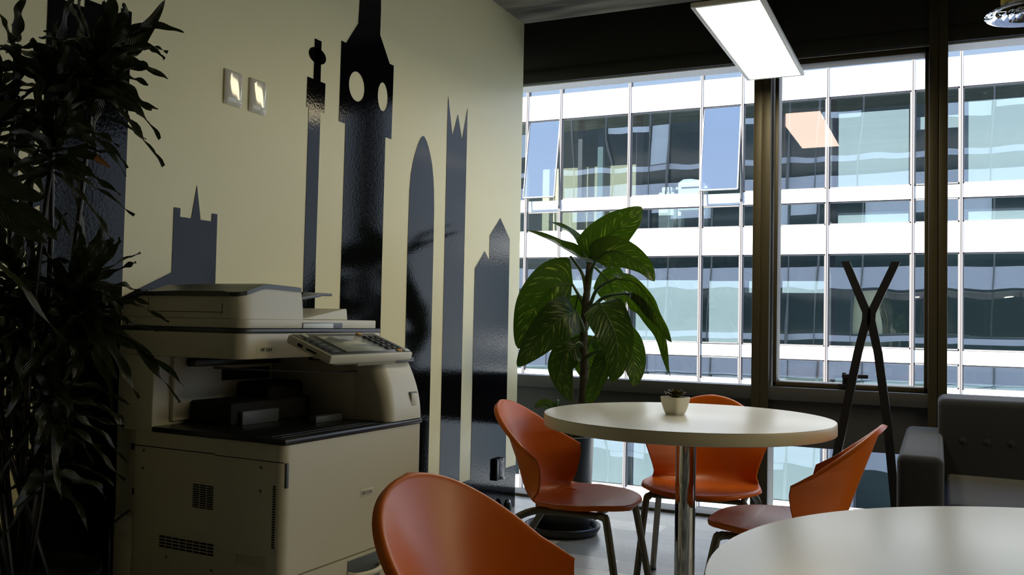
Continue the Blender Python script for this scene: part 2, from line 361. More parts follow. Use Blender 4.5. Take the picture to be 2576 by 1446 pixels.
decal('spire_decal', 'black tower silhouette with three sharp spires', [[(3.798, 1.39), (3.798, 1.96), (3.800, 2.118), (3.852, 1.937), (3.902, 2.053), (3.950, 1.936), (4.000, 2.105), (4.000, 1.93), (3.999, 1.45), (3.998, BOT), (3.799, BOT)]])
decal('gable_decal', 'black gabled tower silhouette nearest the windows', [[(4.116, 1.305), (4.225, 1.402), (4.279, 1.356), (4.279, 1.49), (4.402, 1.595), (4.525, 1.492), (4.530, BOT), (4.118, BOT)]])
decal('ground_decal', 'black band along the foot of the cream wall', [[(1.2, .002), (4.660, .002), (4.660, BOT-.0005), (1.2, BOT-.0005)]])
_br = [[(1.545, 1.60), (1.560, 1.60), (1.577, BOT), (1.562, BOT)], [(1.590, 1.60), (1.605, 1.60), (1.622, BOT), (1.606, BOT)]]
def diag(y0, z0, y1, z1, t): return [(y0, z0), (y1, z1), (y1, z1+t), (y0, z0+t)]
decal('bridge_decal', 'black bridge silhouette with thin posts at the left edge', _br+[diag(1.20, .98, 1.629, 1.222, .036), diag(1.20, 1.10, 1.629, 1.326, .034), diag(1.20, .74, 1.636, .815, .03), diag(1.20, .68, 1.636, .752, .025)])

def switch_plate(y, label, first=None):
    if first: return copy_thing(first, (WX, y, 1.746), 0, label)
    t = thing('blank_wall_plate', label, 'wall plate', (WX, y, 1.746), 0, 'white blank plates on the cream wall')
    m = MB(); hw, h = .042, .1175; rows = []
    for i in range(15):
        z = h*i/14; row = []
        for j in range(17):
            u = -1+2*j/16; d = .011*(1-abs(u)**5*.55)
            ez = min(z, h-z); d *= min(1, .35+ez/.010) if z > .03 else min(1, .35+ez/.024)
            row.append((d, u*hw, z))
        rows.append(row)
    m.grid(rows); n = len(rows)
    back = [[(0, -hw*1.01, 0), (0, hw*1.01, 0)], [(0, -hw*1.01, h), (0, hw*1.01, h)]]
    m.grid(back); b = m.bm
    for k in range(14):
        for j, sgn in ((0, -1), (16, 1)):
            a = rows[k][j]; c = rows[k+1][j]; m.quad([a, c, (0, c[1], c[2]), (0, a[1], a[2])])
    for k in range(16):
        for i in (0, 14):
            a = rows[i][k]; c = rows[i][k+1]; m.quad([a, c, (0, c[1], c[2]), (0, a[1], a[2])])
    pl = m.build('plate', 'glossy_white', t, 40)
    m = MB()
    for k in range(3): m.box((.004+.0023*k, -hw*.78, .005+.006*k), (.0072+.0023*k, hw*.78, .0072+.006*k), .0006, 1)
    m.build('ridge', 'glossy_white', t)
    return t
_sw = switch_plate(2.332, 'white curved wall plate, the left and higher one of the pair')
switch_plate(2.453, 'white curved wall plate, the right one of the pair nearer the column silhouette', _sw)
# power outlet
t = thing('power_outlet', 'black raised wall box with double socket low on the black silhouette', 'outlet', (WX+.0016, 4.425, .243))
MB().box((0, -.048, -.058), (.022, .048, .058), .006, 3).build('box', 'printer_dark', t)
p = MB().box((.022, -.018, -.042), (.0245, .018, .036), .001).build('socket_plate', 'printer_grey', t)
m = MB()
for z in (-.022, .016):
    for y in (-.006, .006): m.box((.0245, y-.0015, z), (.0249, y+.0015, z+.010))
    m.lathe([(.003, 0), (.003, .0004)], 10, Matrix.Translation((.0245, 0, z-.006)) @ Matrix.Rotation(math.pi/2, 4, 'Y'))
m.build('slot', 'printer_gap', p)
m = MB().tube([(.024, -.020, .050), (.026, -.012, .043), (.026, 0, .040), (.026, .012, .043), (.024, .020, .050)], .0028, 8); m.build('trim_arc', 'glossy_white', t)
m = MB().box((.022, .004, -.056), (.036, .034, -.044), .004, 2); m.build('latch', 'alu_light', t)
# small stop at wall foot
t = thing('door_stop', 'small chrome and black stop at the foot of the wall corner', 'door stop', (-2.118, 4.50, 0))
MB().lathe([(.02, 0), (.022, .01), (.021, .045), (.016, .055)], 20).build('rubber', 'printer_dark', t)
MB().lathe([(.0165, .055), (.017, .058), (.012, .068), (.003, .071)], 20).build('cap', 'chrome', t)

# ------------------------------------------------------------------ ceiling fittings
def led(loc, label, first=None, glow='led_glow'):
    if first: return copy_thing(first, loc, 0, label)
    t = thing('led_panel', label, 'ceiling light', loc, 0, 'long flat LED panels')
    W, L, b = .142, .59, .018; m = MB()
    for a, c in (((-W, -L, 0), (-W+b, L, .018)), ((W-b, -L, 0), (W, L, .018)), ((-W+b, -L, 0), (W-b, -L+b, .018)), ((-W+b, L-b, 0), (W-b, L, .018))): m.box(a, c, .002)
    m.box((-W+.004, -L+.004, .016), (W-.004, L-.004, .021)); m.build('frame', 'led_frame', t)
    MB().box((-W+b, -L+b, .002), (W-b, L-b, .006)).build('diffuser', glow, t)
    for y in (-.50, .30): MB().tube([(0, y, .02), (0, y, CEIL-loc[2])], .0012, 6, 1).build('suspension_wire', 'alu_light', t)
    return t
_led = led((-.755, 4.11, 2.30), 'lit white LED panel hanging in front of the windows')
_led = led((2.65, 2.60, 2.30), 'unseen LED panel added right of the near table', None, 'led_fill_glow')  # unseen panels added from here on to warm and brighten the left wall
led((4.40, 4.11, 2.30), 'unseen LED panel added by the right wall', _led); led((4.40, 2.60, 2.30), 'unseen LED panel added in the far right of the room', _led)
t = thing('ceiling_diffuser', 'round chrome louvred ceiling diffuser on a yellow neck', 'air diffuser', (.345, 4.375, 2.385))
m = MB(); m.lathe([(.168, .010), (.172, .004), (.168, 0), (.150, .002), (.128, .016), (.122, .034), (.126, .036), (.133, .020), (.152, .010), (.166, .012)], 64, cap=False)
m.build('outer_ring', 'chrome', t)
m = MB()
for r in (.105, .078, .052): m.lathe([(r, .006), (r+.003, .003), (r, 0), (r-.018, .018), (r-.020, .030), (r-.017, .031), (r-.012, .018)], 56, cap=False)
m.build('louvre_ring', 'chrome', t)
MB().lathe([(.001, .004), (.02, .004), (.028, .012), (.02, .02), (.001, .022)], 32).build('centre_cone', 'chrome', t)
m = MB()
for k in range(4): m.box((-.125, -.003, .026), (.125, .003, .034), M=Matrix.Rotation(k*math.pi/4, 4, 'Z'))
m.build('spoke', 'chrome', t)
MB().lathe([(.108, .034), (.108, CEIL-2.385)], 40, cap=False).build('neck', 'yellow_duct', t)

# ------------------------------------------------------------------ chairs
def chair_shell():
    # y, z, half width, edge forward, edge up
    K = [(.2050, .4390, .003, 0, 0), (.2042, .4398, .032, 0, 0), (.2010, .4415, .062, 0, 0), (.194, .4435, .089, 0, 0), (.181, .4455, .117, 0, .001), (.156, .4465, .149, 0, .003), (.115, .4450, .180, 0, .007), (.06, .438, .207, -.002, .014), (0, .432, .2165, .002, .022),
         (-.06, .429, .210, .008, .024), (-.105, .429, .203, .018, .024), (-.145, .435, .1975, .045, .022), (-.172, .447, .193, .078, .019), (-.190, .466, .191, .104, .012), (-.201, .492, .194, .120, .006), (-.212, .525, .203, .136, .003),
         (-.224, .560, .2145, .150, .002), (-.2355, .593, .228, .155, .000)]
    n = len(K)
    acc = [0]
    for a, b in zip(K, K[1:]): acc.append(acc[-1]+math.hypot(a[0]-b[0], a[1]-b[1]))
    tot = acc[-1]; rows = 96
    def samp(s):
        d = s*tot; i = 0
        while i < n-2 and acc[i+1] < d: i += 1
        t = (d-acc[i])/(acc[i+1]-acc[i]); k0, k1, k2, k3 = K[max(i-1, 0)], K[i], K[i+1], K[min(i+2, n-1)]
        def cr(c): return .5*((2*k1[c])+(k2[c]-k0[c])*t+(2*k0[c]-5*k1[c]+4*k2[c]-k3[c])*t*t+(3*k1[c]-k0[c]-3*k2[c]+k3[c])*t**3)
        lin = lambda c: k1[c]+(k2[c]-k1[c])*t
        return cr(0), cr(1), lin(2) if i >= 13 else cr(2), lin(3), lin(4)
    nc = 35; grid = []; params = []
    prof = [samp(.3*(r/rows)+.7*(1-math.cos(math.pi*.5*r/rows))) for r in range(rows+1)]
    qs = [.012*k for k in range(1, 60)]+[1-.28*.86**k for k in range(0, 46)]
    for q in qs: prof.append((-.2355-.0625*q, .593+.172*q, max(.002, (.228-.017*min(1, q/.26))*(1-q**1.888)**.474), .155*(1-q)**1.139, 0))
    for y, z, hw, fy, uz in prof:
        row = []
        pw = 2.4 if z < .44 and y > -.12 else 2.0
        params.append((y, z, hw, fy, uz, pw))
        for c in range(nc):
            u = math.sin((-1+2*c/(nc-1))*math.pi/2); a = abs(u)**pw
            row.append(Vector((u*hw, y+fy*a, z+uz*a)))
        grid.append(row)
    # roll the rim backwards
    nr = len(grid); ic = rows+1; jf = min(i for i in range(nr) if params[i][1] < .4305 and params[i][0] < -.04)
    nrm = [[None]*nc for _ in range(nr)]
    for i in range(nr):
        a_, b_ = params[max(i-1, 0)], params[min(i+1, nr-1)]; y, z, hw, fy, uz, pw = params[i]
        for j in range(nc):
            u = math.sin((-1+2*j/(nc-1))*math.pi/2); a = abs(u)**pw; da = pw*abs(u)**(pw-1)*(1 if u > 0 else -1)
            du = Vector((max(hw, .02), fy*da, uz*da)); dv = Vector((0, b_[0]-a_[0]+(b_[3]-a_[3])*a, b_[1]-a_[1]+(b_[4]-a_[4])*a))
            nrm[i][j] = dv.cross(du).normalized()
    def segl(chain): return list(zip(chain, chain[1:]))
    TOP = segl([g[0] for g in grid[ic:]])+segl([g[-1] for g in grid[ic:]])+segl(grid[-1])
    SEAT = segl([g[0] for g in grid[:jf+12]])+segl([g[-1] for g in grid[:jf+12]])+segl(grid[0])
    def dist(p, segs):
        b = 1
        for a, c in segs:
            if (a-p).length > .05: continue
            d = c-a; L2 = d.length_squared
            t = 0 if L2 < 1e-12 else max(0, min(1, (p-a).dot(d)/L2))
            b = min(b, (a+d*t-p).length)
        return b
    res = []
    for i in range(nr):
        row = []
        for j in range(nc):
            p = grid[i][j]
            if i >= ic: R, segs = .0145*min(1, .08+(params[i][1]-.593)/.045), TOP
            elif i <= jf+12: R, segs = .010*min(1, max(0, (jf+12-i)/14)), SEAT
            else: R, segs = 0, ()
            e = dist(p, segs) if R > 0 else 1
            if e < R: p = p + nrm[i][j]*(R-math.sqrt(max(0, R*R-(R-e)**2)))*SG
            row.append(p)
        res.append(row)
    # thickness
    back = [[res[i][j]+nrm[i][j]*SG*.007 for j in range(nc)] for i in range(nr)]
    m = MB(); m.grid(res); m.grid([list(reversed(r)) for r in back])
    ring = [(i, 0) for i in range(nr)]+[(nr-1, j) for j in range(1, nc)]+[(i, nc-1) for i in range(nr-2, -1, -1)]+[(0, j) for j in range(nc-2, 0, -1)]
    for (a, b), (c, d) in zip(ring, ring[1:]+ring[:1]): m.quad([res[a][b], res[c][d], back[c][d], back[a][b]])
    bmesh.ops.remove_doubles(m.bm, verts=m.bm.verts, dist=.00005)
    bmesh.ops.recalc_face_normals(m.bm, faces=m.bm.faces)
    return m
SG = -1.0
def make_chair(label):
    t = thing('shell_chair', label, 'chair', (0, 0, 0), 0, 'orange plastic shell chairs with grey steel legs')
    chair_shell().build('shell', 'orange_plastic', t, 60)
    for sx in (1, -1):
        MB().tube([(sx*.165, .118, .417), (sx*.170, .134, .411), (sx*.178, .148, .375), (sx*.205, .215, .014)], .0125, 12, 8).build('leg', 'chair_steel', t)
        MB().tube([(sx*.165, -.062, .417), (sx*.172, -.115, .412), (sx*.186, -.172, .383), (sx*.200, -.225, .320), (sx*.255, -.42, .014)], .0125, 12, 8).build('leg', 'chair_steel', t)
        MB().tube([(sx*.165, .119, .417), (sx*.164, .03, .417), (sx*.165, -.063, .417)], .0115, 10, 6).build('side_rail', 'chair_steel', t)
    for y_ in (.10, -.05): MB().tube([(-.165, y_, .413), (.165, y_, .413)], .010, 10, 1).build('cross_bar', 'chair_steel', t)
    for sx in (1, -1):
        for fx, fy in ((sx*.2055, .2165), (sx*.2565, -.4235)): MB().lathe([(.013, 0), (.0155, .003), (.0145, .02)], 16, Matrix.Translation((fx, fy, 0))).build('foot_cap', 'printer_dark', t)
    for sx in (1, -1): MB().box((sx*.150-.016, -.105, .405), (sx*.150+.016, -.060, .440), .005).build('bracket', 'orange_plastic', t)
    return t
# pose: sitter faces local +y
def place(o, x, y, deg): o.location = (x, y, 0); o.rotation_euler = (0, 0, math.radians(deg-90))
ch = make_chair('orange shell chair left of the farther round table, in front of the tall plant pot')
CH = [(-1.116, 2.970, 2.75), (-.800, 3.386, -84.72), (-.452, 2.917, 178), (-.588, 1.413, -9.11)]
place(ch, *CH[0])
for (x, y, a), lab in zip(CH[1:], ['orange shell chair behind the farther round table, facing the camera', 'orange shell chair right of the farther round table, seen from behind', 'nearest orange shell chair, in front of the printer at the near table']):
    copy_thing(ch, (x, y, 0), math.radians(a-90), lab)

# ------------------------------------------------------------------ tables
def table(loc, r, label):
    t = thing('round_table', label, 'table', loc, 0, 'round white tables on chrome columns')
    MB().lathe([(r-.004, .7365), (r-.001, .7385), (r-.0015, .740), (r-.004, .7405)], 128).build('top_surface', 'laminate', t)
    MB().lathe([(r-.006, .700), (r-.001, .702), (r, .704), (r, .7345), (r-.001, .7375)], 128).build('table_edge', 'laminate_edge', t)
    MB().lathe([(.034, .028), (.034, .702)], 48).build('column', 'chrome', t)
    MB().lathe([(.09, .690), (.09, .698)], 40).build('mounting_plate', 'printer_dark', t)
    m = MB().lathe([(.062, .004), (.064, .012), (.060, .040), (.050, .052), (.034, .056)], 48)
    for k in range(4): m.prism([(.03, -.030, .012), (.34, -.018, .004), (.34, .018, .004), (.03, .030, .012)], (0, 0, .016), bev=.003); bmesh.ops.rotate(m.bm, cent=(0, 0, 0), matrix=Matrix.Rotation(math.pi/2, 3, 'Z'), verts=m.bm.verts)
    m.build('base', 'chrome', t)
    for k in range(4): MB().lathe([(.014, 0), (.014, .008)], 16, Matrix.Translation((.32*math.cos(k*math.pi/2), .32*math.sin(k*math.pi/2), 0))).build('glide', 'printer_dark', t)
    return t
table((-.761, 3.006, 0), .476, 'farther round white table with the small succulent pot on it')
table((.313, 1.259, 0), .589, 'nearest round white table at the lower right corner')

# succulent
t = thing('succulent_pot', 'small succulent in a white square-sided pot on the farther table', 'potted plant', (-.803, 3.018, .7407), math.radians(63))
def rsq(h, r, n=48):
    out = []
    for i in range(n):
        a = 2*math.pi*i/n; c, s = math.cos(a), math.sin(a); p = 5.5
        d = (abs(c)**p+abs(s)**p)**(-1/p); out.append((h*d*c, h*d*s))
    return out
m = MB(); rings = []
for hw, z in ((.024, 0), (.0262, .002), (.031, .015), (.0355, .032), (.0385, .048), (.0395, .056), (.0390, .0585), (.0365, .0585), (.0355, .056), (.0345, .050)):
    rings.append([(x, y, z) for x, y in rsq(hw, 0)])
for A, B in zip(rings, rings[1:]):
    n = len(A)
    for i in range(n): m.quad([A[i], A[(i+1) % n], B[(i+1) % n], B[i]])
m.quad(list(reversed(rings[0]))); bmesh.ops.remove_doubles(m.bm, verts=m.bm.verts, dist=1e-5); m.build('pot', 'white_ceramic', t)
MB().prism([(x, y, .047) for x, y in rsq(.0355, 0)], (0, 0, .006)).build('soil', 'soil', t)
rng = random.Random(4)
for ring, (n, el, ln, z) in enumerate(((9, 18, .040, .056), (8, 36, .033, .058), (6, 55, .026, .060), (4, 74, .018, .062))):
    for k in range(n):
        a = 2*math.pi*(k+.5*ring)/n+rng.uniform(-.15, .15); e = math.radians(el+rng.uniform(-6, 6)); d = Vector((math.cos(a)*math.cos(e), math.sin(a)*math.cos(e), math.sin(e)))
        sd = Vector((-math.sin(a), math.cos(a), 0)); up = sd.cross(d)*-1; rows = []
        for i in range(8):
            q = i/7; w = .0125*(1-ring*.12)*(math.sin(math.pi*min(1, q*.78+.16)))*(1 if q < .97 else .15); rows.append([d*ln*q+sd*w*u-up*(abs(u)*w*-.35)+up*.004*q*q+Vector((0, 0, z)) for u in (-1, -.5, 0, .5, 1)])
        m = MB(); m.grid(rows); m.grid([[p-up*.002 for p in reversed(r)] for r in rows]); lf = m.build('leaf', 'succulent', t, 60)
        if ring < 2:
            m = MB(); m.lathe([(.0013, 0), (.0010, .002), (.0003, .004)], 8, Matrix.Translation(d*(ln*.94)+up*.0035+Vector((0, 0, z))) @ d.to_track_quat('Z', 'Y').to_matrix().to_4x4()); m.build('leaf_tip', 'succulent_tip', lf)

# ------------------------------------------------------------------ plants
def leaf(m, path, width, N, fold=.15, wave=.0, prof=None, sub=6, nu=8, seed=0, roll=0.):
    P = spline(path, sub); rows = []; n = len(P); N = Vector(N)
    for i, p in enumerate(P):
        q = i/(n-1); T = (P[min(i+1, n-1)]-P[max(i-1, 0)]).normalized()
        S = T.cross(N).normalized(); nn = S.cross(T).normalized()
        if roll: S = Matrix.Rotation(roll, 3, T) @ S; nn = S.cross(T).normalized()
        w = width*(prof(q) if prof else math.sin(math.pi*(q**.8))**.8) + .0004
        row = []
        for k in range(nu+1):
            u = -1+2*k/nu
            h = fold*abs(u)*w + wave*width*math.sin(q*17+seed+(2 if u > 0 else 0))*u*u
            row.append(p+S*u*w+nn*h)
        rows.append(row)
    m.grid(rows); return m
def broad(q): return max(0., min(1, (q/.10)**.6)) * (max(0, 1-q)**.55) * (1.0+.28*math.sin(q*math.pi)) if q < 1 else 0.
CAMV = Vector((.37, -.93, .05))
t = thing('potted_dumb_cane', 'tall dumb cane plant with big speckled leaves in a black pot by the window', 'potted plant', (0, 0, 0))
t.location = (-1.684, 4.225, 0)
def loc(p): return Vector(p)-Vector((-1.684, 4.225, 0))
MB().lathe([(.128, .012), (.133, .02), (.142, .30), (.147, .475), (.150, .48), (.146, .484), (.138, .478), (.136, .45)], 56, cap=False).lathe([(.136, .44), (.136, .445)], 40).build('pot', 'black_pot', t)
MB().lathe([(.150, 0), (.172, .006), (.186, .030), (.188, .042), (.180, .046), (.170, .040), (.160, .016), (.120, .012)], 56).build('saucer', 'black_pot', t)
MB().lathe([(.130, .4455), (.125, .452), (.05, .458), (.01, .460)], 32).build('soil', 'soil', t)
STEM = [[-1.638, 4.22, .445], [-1.586, 4.2, .554], [-1.576, 4.2, .672], [-1.575, 4.2, .828], [-1.581, 4.2, .964], [-1.576, 4.2, 1.101], [-1.565, 4.2, 1.219], [-1.557, 4.2, 1.336]]
MB().tube([loc(p) for p in STEM], .02, 14, 8, rad=lambda q: (.027-.012*q)*(1+.05*math.sin(q*120))).build('stem', 'bark', t)
MB().tube([loc(p) for p in ([-1.621, 4.16, .44], [-1.617, 4.16, .672], [-1.632, 4.16, .944])], .0045, 8, 4).build('stake', 'cane', t)
DL = {'top': ([[-1.567, 4.22, 1.361], [-1.503, 4.2, 1.43], [-1.418, 4.2, 1.5], [-1.349, 4.22, 1.558], [-1.308, 4.24, 1.608]], .100, 0, .12),
 'rt': ([[-1.508, 4.15, 1.342], [-1.433, 4.12, 1.383], [-1.337, 4.1, 1.365], [-1.243, 4.08, 1.311], [-1.183, 4.05, 1.235]], .076, .25, .2),
 'lf': ([[-1.522, 4.2, 1.346], [-1.602, 4.22, 1.358], [-1.696, 4.24, 1.404], [-1.792, 4.26, 1.454], [-1.945, 4.3, 1.514]], .066, 1.1, .5),
 'ul': ([[-1.586, 4.25, 1.33], [-1.64, 4.3, 1.414], [-1.701, 4.33, 1.489], [-1.78, 4.36, 1.535], [-1.861, 4.38, 1.568]], .045, 1.05, .4),
 'mid': ([[-1.543, 4.32, 1.294], [-1.514, 4.36, 1.256], [-1.495, 4.38, 1.206], [-1.464, 4.38, 1.156], [-1.428, 4.36, 1.116]], .085, 0, .1),
 'ra': ([[-1.384, 4.1, 1.253], [-1.27, 4.05, 1.228], [-1.184, 4.02, 1.14], [-1.131, 4.0, 1.059], [-1.078, 3.98, .962]], .070, 1.0, .5),
 'rb': ([[-1.346, 4.12, 1.182], [-1.262, 4.1, 1.15], [-1.182, 4.08, 1.068], [-1.133, 4.06, .959], [-1.1, 4.04, .808]], .062, 1.05, .5),
 'lb': ([[-1.645, 4.2, 1.228], [-1.705, 4.14, 1.216], [-1.782, 4.1, 1.126], [-1.835, 4.08, 1.017], [-1.869, 4.06, .903]], .132, -.15, .1),
 'fl': ([[-1.583, 4.1, 1.09], [-1.622, 4.02, 1.059], [-1.686, 3.98, .992], [-1.758, 3.96, .905], [-1.821, 3.95, .823]], .100, 0, .1),
 'll': ([[-1.599, 4.14, .935], [-1.63, 4.1, .887], [-1.652, 4.08, .819], [-1.626, 4.07, .735], [-1.592, 4.07, .661]], .072, 0, .1),
 'fr': ([[-1.452, 4.06, 1.134], [-1.386, 4.0, 1.063], [-1.336, 3.97, .973], [-1.325, 3.96, .865], [-1.352, 3.96, .769]], .094, 0, .15),
 'br': ([[-1.444, 4.26, .996], [-1.395, 4.3, .948], [-1.359, 4.3, .871], [-1.34, 4.28, .795], [-1.34, 4.26, .734]], .075, 0, .1),
 'bc': ([[-1.626, 4.3, .982], [-1.633, 4.34, .921], [-1.635, 4.36, .86], [-1.625, 4.36, .789], [-1.609, 4.34, .744]], .080, 0, .1),
 'bc2': ([[-1.53, 4.3, 1.0], [-1.50, 4.34, .93], [-1.475, 4.36, .86], [-1.465, 4.36, .80], [-1.47, 4.34, .76]], .075, 0, .1),
 'bl': ([[-1.651, 4.3, 1.182], [-1.686, 4.34, 1.082], [-1.703, 4.36, 1.0], [-1.706, 4.36, .918], [-1.701, 4.34, .858]], .090, 0, .1),
 'lr': ([[-1.418, 4.1, .913], [-1.422, 4.07, .839], [-1.451, 4.06, .763], [-1.483, 4.06, .687], [-1.512, 4.07, .628]], .056, .6, .4),
 'sm1': ([[-1.754, 4.28, .566], [-1.767, 4.24, .609], [-1.787, 4.22, .627], [-1.813, 4.2, .623], [-1.828, 4.18, .608]], .030, .3, .2),
 'sm2': ([[-1.768, 4.25, .578], [-1.754, 4.26, .608], [-1.745, 4.28, .637], [-1.749, 4.3, .647]], .014, .5, .3)}
for i, (k, (pth, w, roll, fold)) in enumerate(DL.items()):
    m = MB(); P = [loc(p) for p in pth]
    leaf(m, P, w*.98, CAMV, fold, .06, broad, 8, 12, i*1.7, roll); m.build('leaf', 'dieffenbachia_leaf', t, 70)
    m = MB(); m.tube(P, .003, 6, 6, rad=lambda q: .0042*(1-q)+.0006); m.build('midrib', 'petiole', t)
for pp in ([[-1.571, 4.2, 1.082], [-1.597, 4.2, 1.15], [-1.645, 4.2, 1.228]], [[-1.553, 4.2, 1.121], [-1.495, 4.16, 1.208], [-1.384, 4.1, 1.253]], [[-1.551, 4.2, 1.101], [-1.467, 4.17, 1.164], [-1.346, 4.12, 1.182]], [[-1.578, 4.2, .984], [-1.573, 4.14, 1.042], [-1.583, 4.1, 1.09]],
           [[-1.58, 4.2, .915], [-1.587, 4.16, .941], [-1.599, 4.14, .935]], [[-1.569, 4.2, 1.062], [-1.509, 4.12, 1.12], [-1.452, 4.06, 1.134]], [[-1.557, 4.2, 1.219], [-1.538, 4.18, 1.296], [-1.508, 4.15, 1.342]], [[-1.571, 4.2, 1.179], [-1.593, 4.2, 1.278], [-1.67, 4.23, 1.369]],
           [[-1.572, 4.2, .906], [-1.522, 4.22, .975], [-1.444, 4.26, .996]], [[-1.571, 4.2, .867], [-1.496, 4.15, .9], [-1.418, 4.1, .913]], [[-1.562, 4.2, 1.26], [-1.558, 4.24, 1.32], [-1.543, 4.32, 1.294]], [[-1.74, 4.26, .45], [-1.75, 4.27, .52], [-1.754, 4.28, .566]], [[-1.76, 4.24, .45], [-1.768, 4.25, .578]]):
    MB().tube([loc(p) for p in pp], .008, 10, 8, rad=lambda q: .0105-.004*q).build('petiole', 'petiole', t)

# dracaena at the left
DC = Vector((-1.87, 1.40, 0))
t = thing('potted_dracaena', 'large dark dracaena plant with drooping strap leaves at the left edge', 'potted plant', DC)
MB().lathe([(.125, 0), (.135, .01), (.165, .44), (.172, .452), (.172, .462), (.162, .462), (.158, .43)], 56, cap=False).lathe([(.158, .42), (.158, .424)], 40).build('pot', 'black_pot', t)
MB().lathe([(.157, .4245), (.10, .43), (.01, .432)], 32).build('soil', 'soil', t)
RO = [((-1.735, 1.445, 1.610), (.62, .2), 34, .205, 1.1), ((-1.880, 1.350, 1.640), (-.2, .1), 10, .13, .55), ((-1.745, 1.350, 1.415), (.45, .1), 22, .19, .8), ((-1.90, 1.320, 1.475), (-.3, 0), 26, .20, 1.0), ((-1.70, 1.02, 1.27), (.75, .35), 14, .26, 1.35),
      ((-1.745, 1.430, 1.075), (.35, .2), 40, .22, 1.0), ((-1.85, 1.37, 1.02), (-.3, 0), 24, .20, .9), ((-1.80, 1.41, .87), (.1, .1), 30, .20, .9), ((-1.86, 1.35, 1.13), (0, 0), 20, .18, .9), ((-1.83, 1.22, 1.10), (-.2, 0), 16, .20, 1.0), ((-1.82, 1.40, 1.56), (.1, .1), 26, .21, .95), ((-1.80, 1.40, .72), (.1, .2), 16, .18, .8)]
rng = random.Random(11)
def strap(q): return min(1, (q/.22+.30))*(max(0, 1-q)**.7)*1.15 if q < 1 else 0
for i, (c, bias, n, ln, wd) in enumerate(RO):
    c = Vector(c); base = Vector((DC.x+rng.uniform(-.05, .05), DC.y+rng.uniform(-.05, .05), .43)); mid = base.lerp(c, .55)+Vector((rng.uniform(-.03, .03), rng.uniform(-.03, .03), .03))
    MB().tube([base-DC, mid-DC, c-DC], .011, 10, 8, rad=lambda q: .008-.003*q).build('cane', 'black_pot', t)
    m = MB()
    for k in range(n):
        f = k/n; a = k*2.39996+rng.uniform(-.3, .3); el = math.radians(72-100*f+rng.uniform(-14, 14))
        d = Vector((math.cos(a)*math.cos(el)+bias[0]*.45, math.sin(a)*math.cos(el)+bias[1]*.45, math.sin(el))).normalized()
        L = ln*rng.uniform(.75, 1.15); droop = rng.uniform(.25, .75)*(1.0 if el < .9 else .45)
        if i == 0 and f > .45: L *= .74; droop *= .8
        b = c+Vector((0, 0, -.09*f+.02))
        pts = [b+d*L*q+Vector((0, 0, -droop*L*q*q*.9)) + Vector((rng.uniform(-1, 1), rng.uniform(-1, 1), rng.uniform(-.5, .5)))*.012*q for q in (0, .25, .5, .75, 1)]
        ok = all(p.x > WX+.02 for p in pts) and all(not (p.y > 1.80 and p.z < 1.13) for p in pts)
        if not ok: continue
        nrm = Vector((0, 0, 1)) if abs(d.z) < .8 else Vector((math.cos(a), math.sin(a), .2))
        leaf(m, [p-DC for p in pts], 0.0205*wd*rng.uniform(.85, 1.15), nrm, .35, .25, strap, 5, 4, rng.uniform(0, 6), rng.uniform(-.7, .7))
    m.build('leaf_rosette', 'dracaena_leaf', t, 70)

for pth, w, mt in (([[-1.578, 1.058, 1.301], [-1.557, 1.089, 1.283], [-1.538, 1.116, 1.267], [-1.52, 1.139, 1.259], [-1.507, 1.157, 1.262]], .026, None), ([[-1.574, 1.064, 1.262], [-1.556, 1.091, 1.236], [-1.537, 1.117, 1.209], [-1.521, 1.139, 1.189], [-1.504, 1.16, 1.174]], .027, None),
    ([[-1.584, 1.138, 1.239], [-1.57, 1.157, 1.229], [-1.556, 1.176, 1.217], [-1.544, 1.191, 1.202], [-1.533, 1.205, 1.183]], .022, None), ([[-1.723, 1.368, 1.401], [-1.706, 1.39, 1.395], [-1.69, 1.408, 1.389], [-1.678, 1.422, 1.379], [-1.669, 1.434, 1.368]], .013, 'leaf_tip_brown'),
    ([[-1.747, 1.418, 1.06], [-1.752, 1.411, 1.10], [-1.75, 1.415, 1.135], [-1.75, 1.414, 1.161]], .015, None), ([[-1.69, 1.487, 1.64], [-1.675, 1.503, 1.667], [-1.66, 1.519, 1.707], [-1.647, 1.533, 1.742], [-1.636, 1.544, 1.778]], .020, None), ([[-1.69, 1.485, 1.68], [-1.675, 1.502, 1.699], [-1.65, 1.53, 1.714], [-1.626, 1.555, 1.712], [-1.606, 1.576, 1.707]], .014, None)):
    m = MB(); leaf(m, [Vector(p)-DC for p in pth], w, (.72, -.62, .25), .3, .12, strap, 6, 6, w*300); lf = m.build('leaf', 'dracaena_leaf', t, 70)
    if mt:
        P = spline([Vector(p)-DC for p in pth], 6); m = MB(); leaf(m, [p+Vector((.0006, -.0006, .0004)) for p in P[13:]], w*.62, (.72, -.62, .25), .3, .05, lambda q: max(0, 1-q)**.7, 3, 6, 1.); m.build('dry_tip', mt, lf, 70)

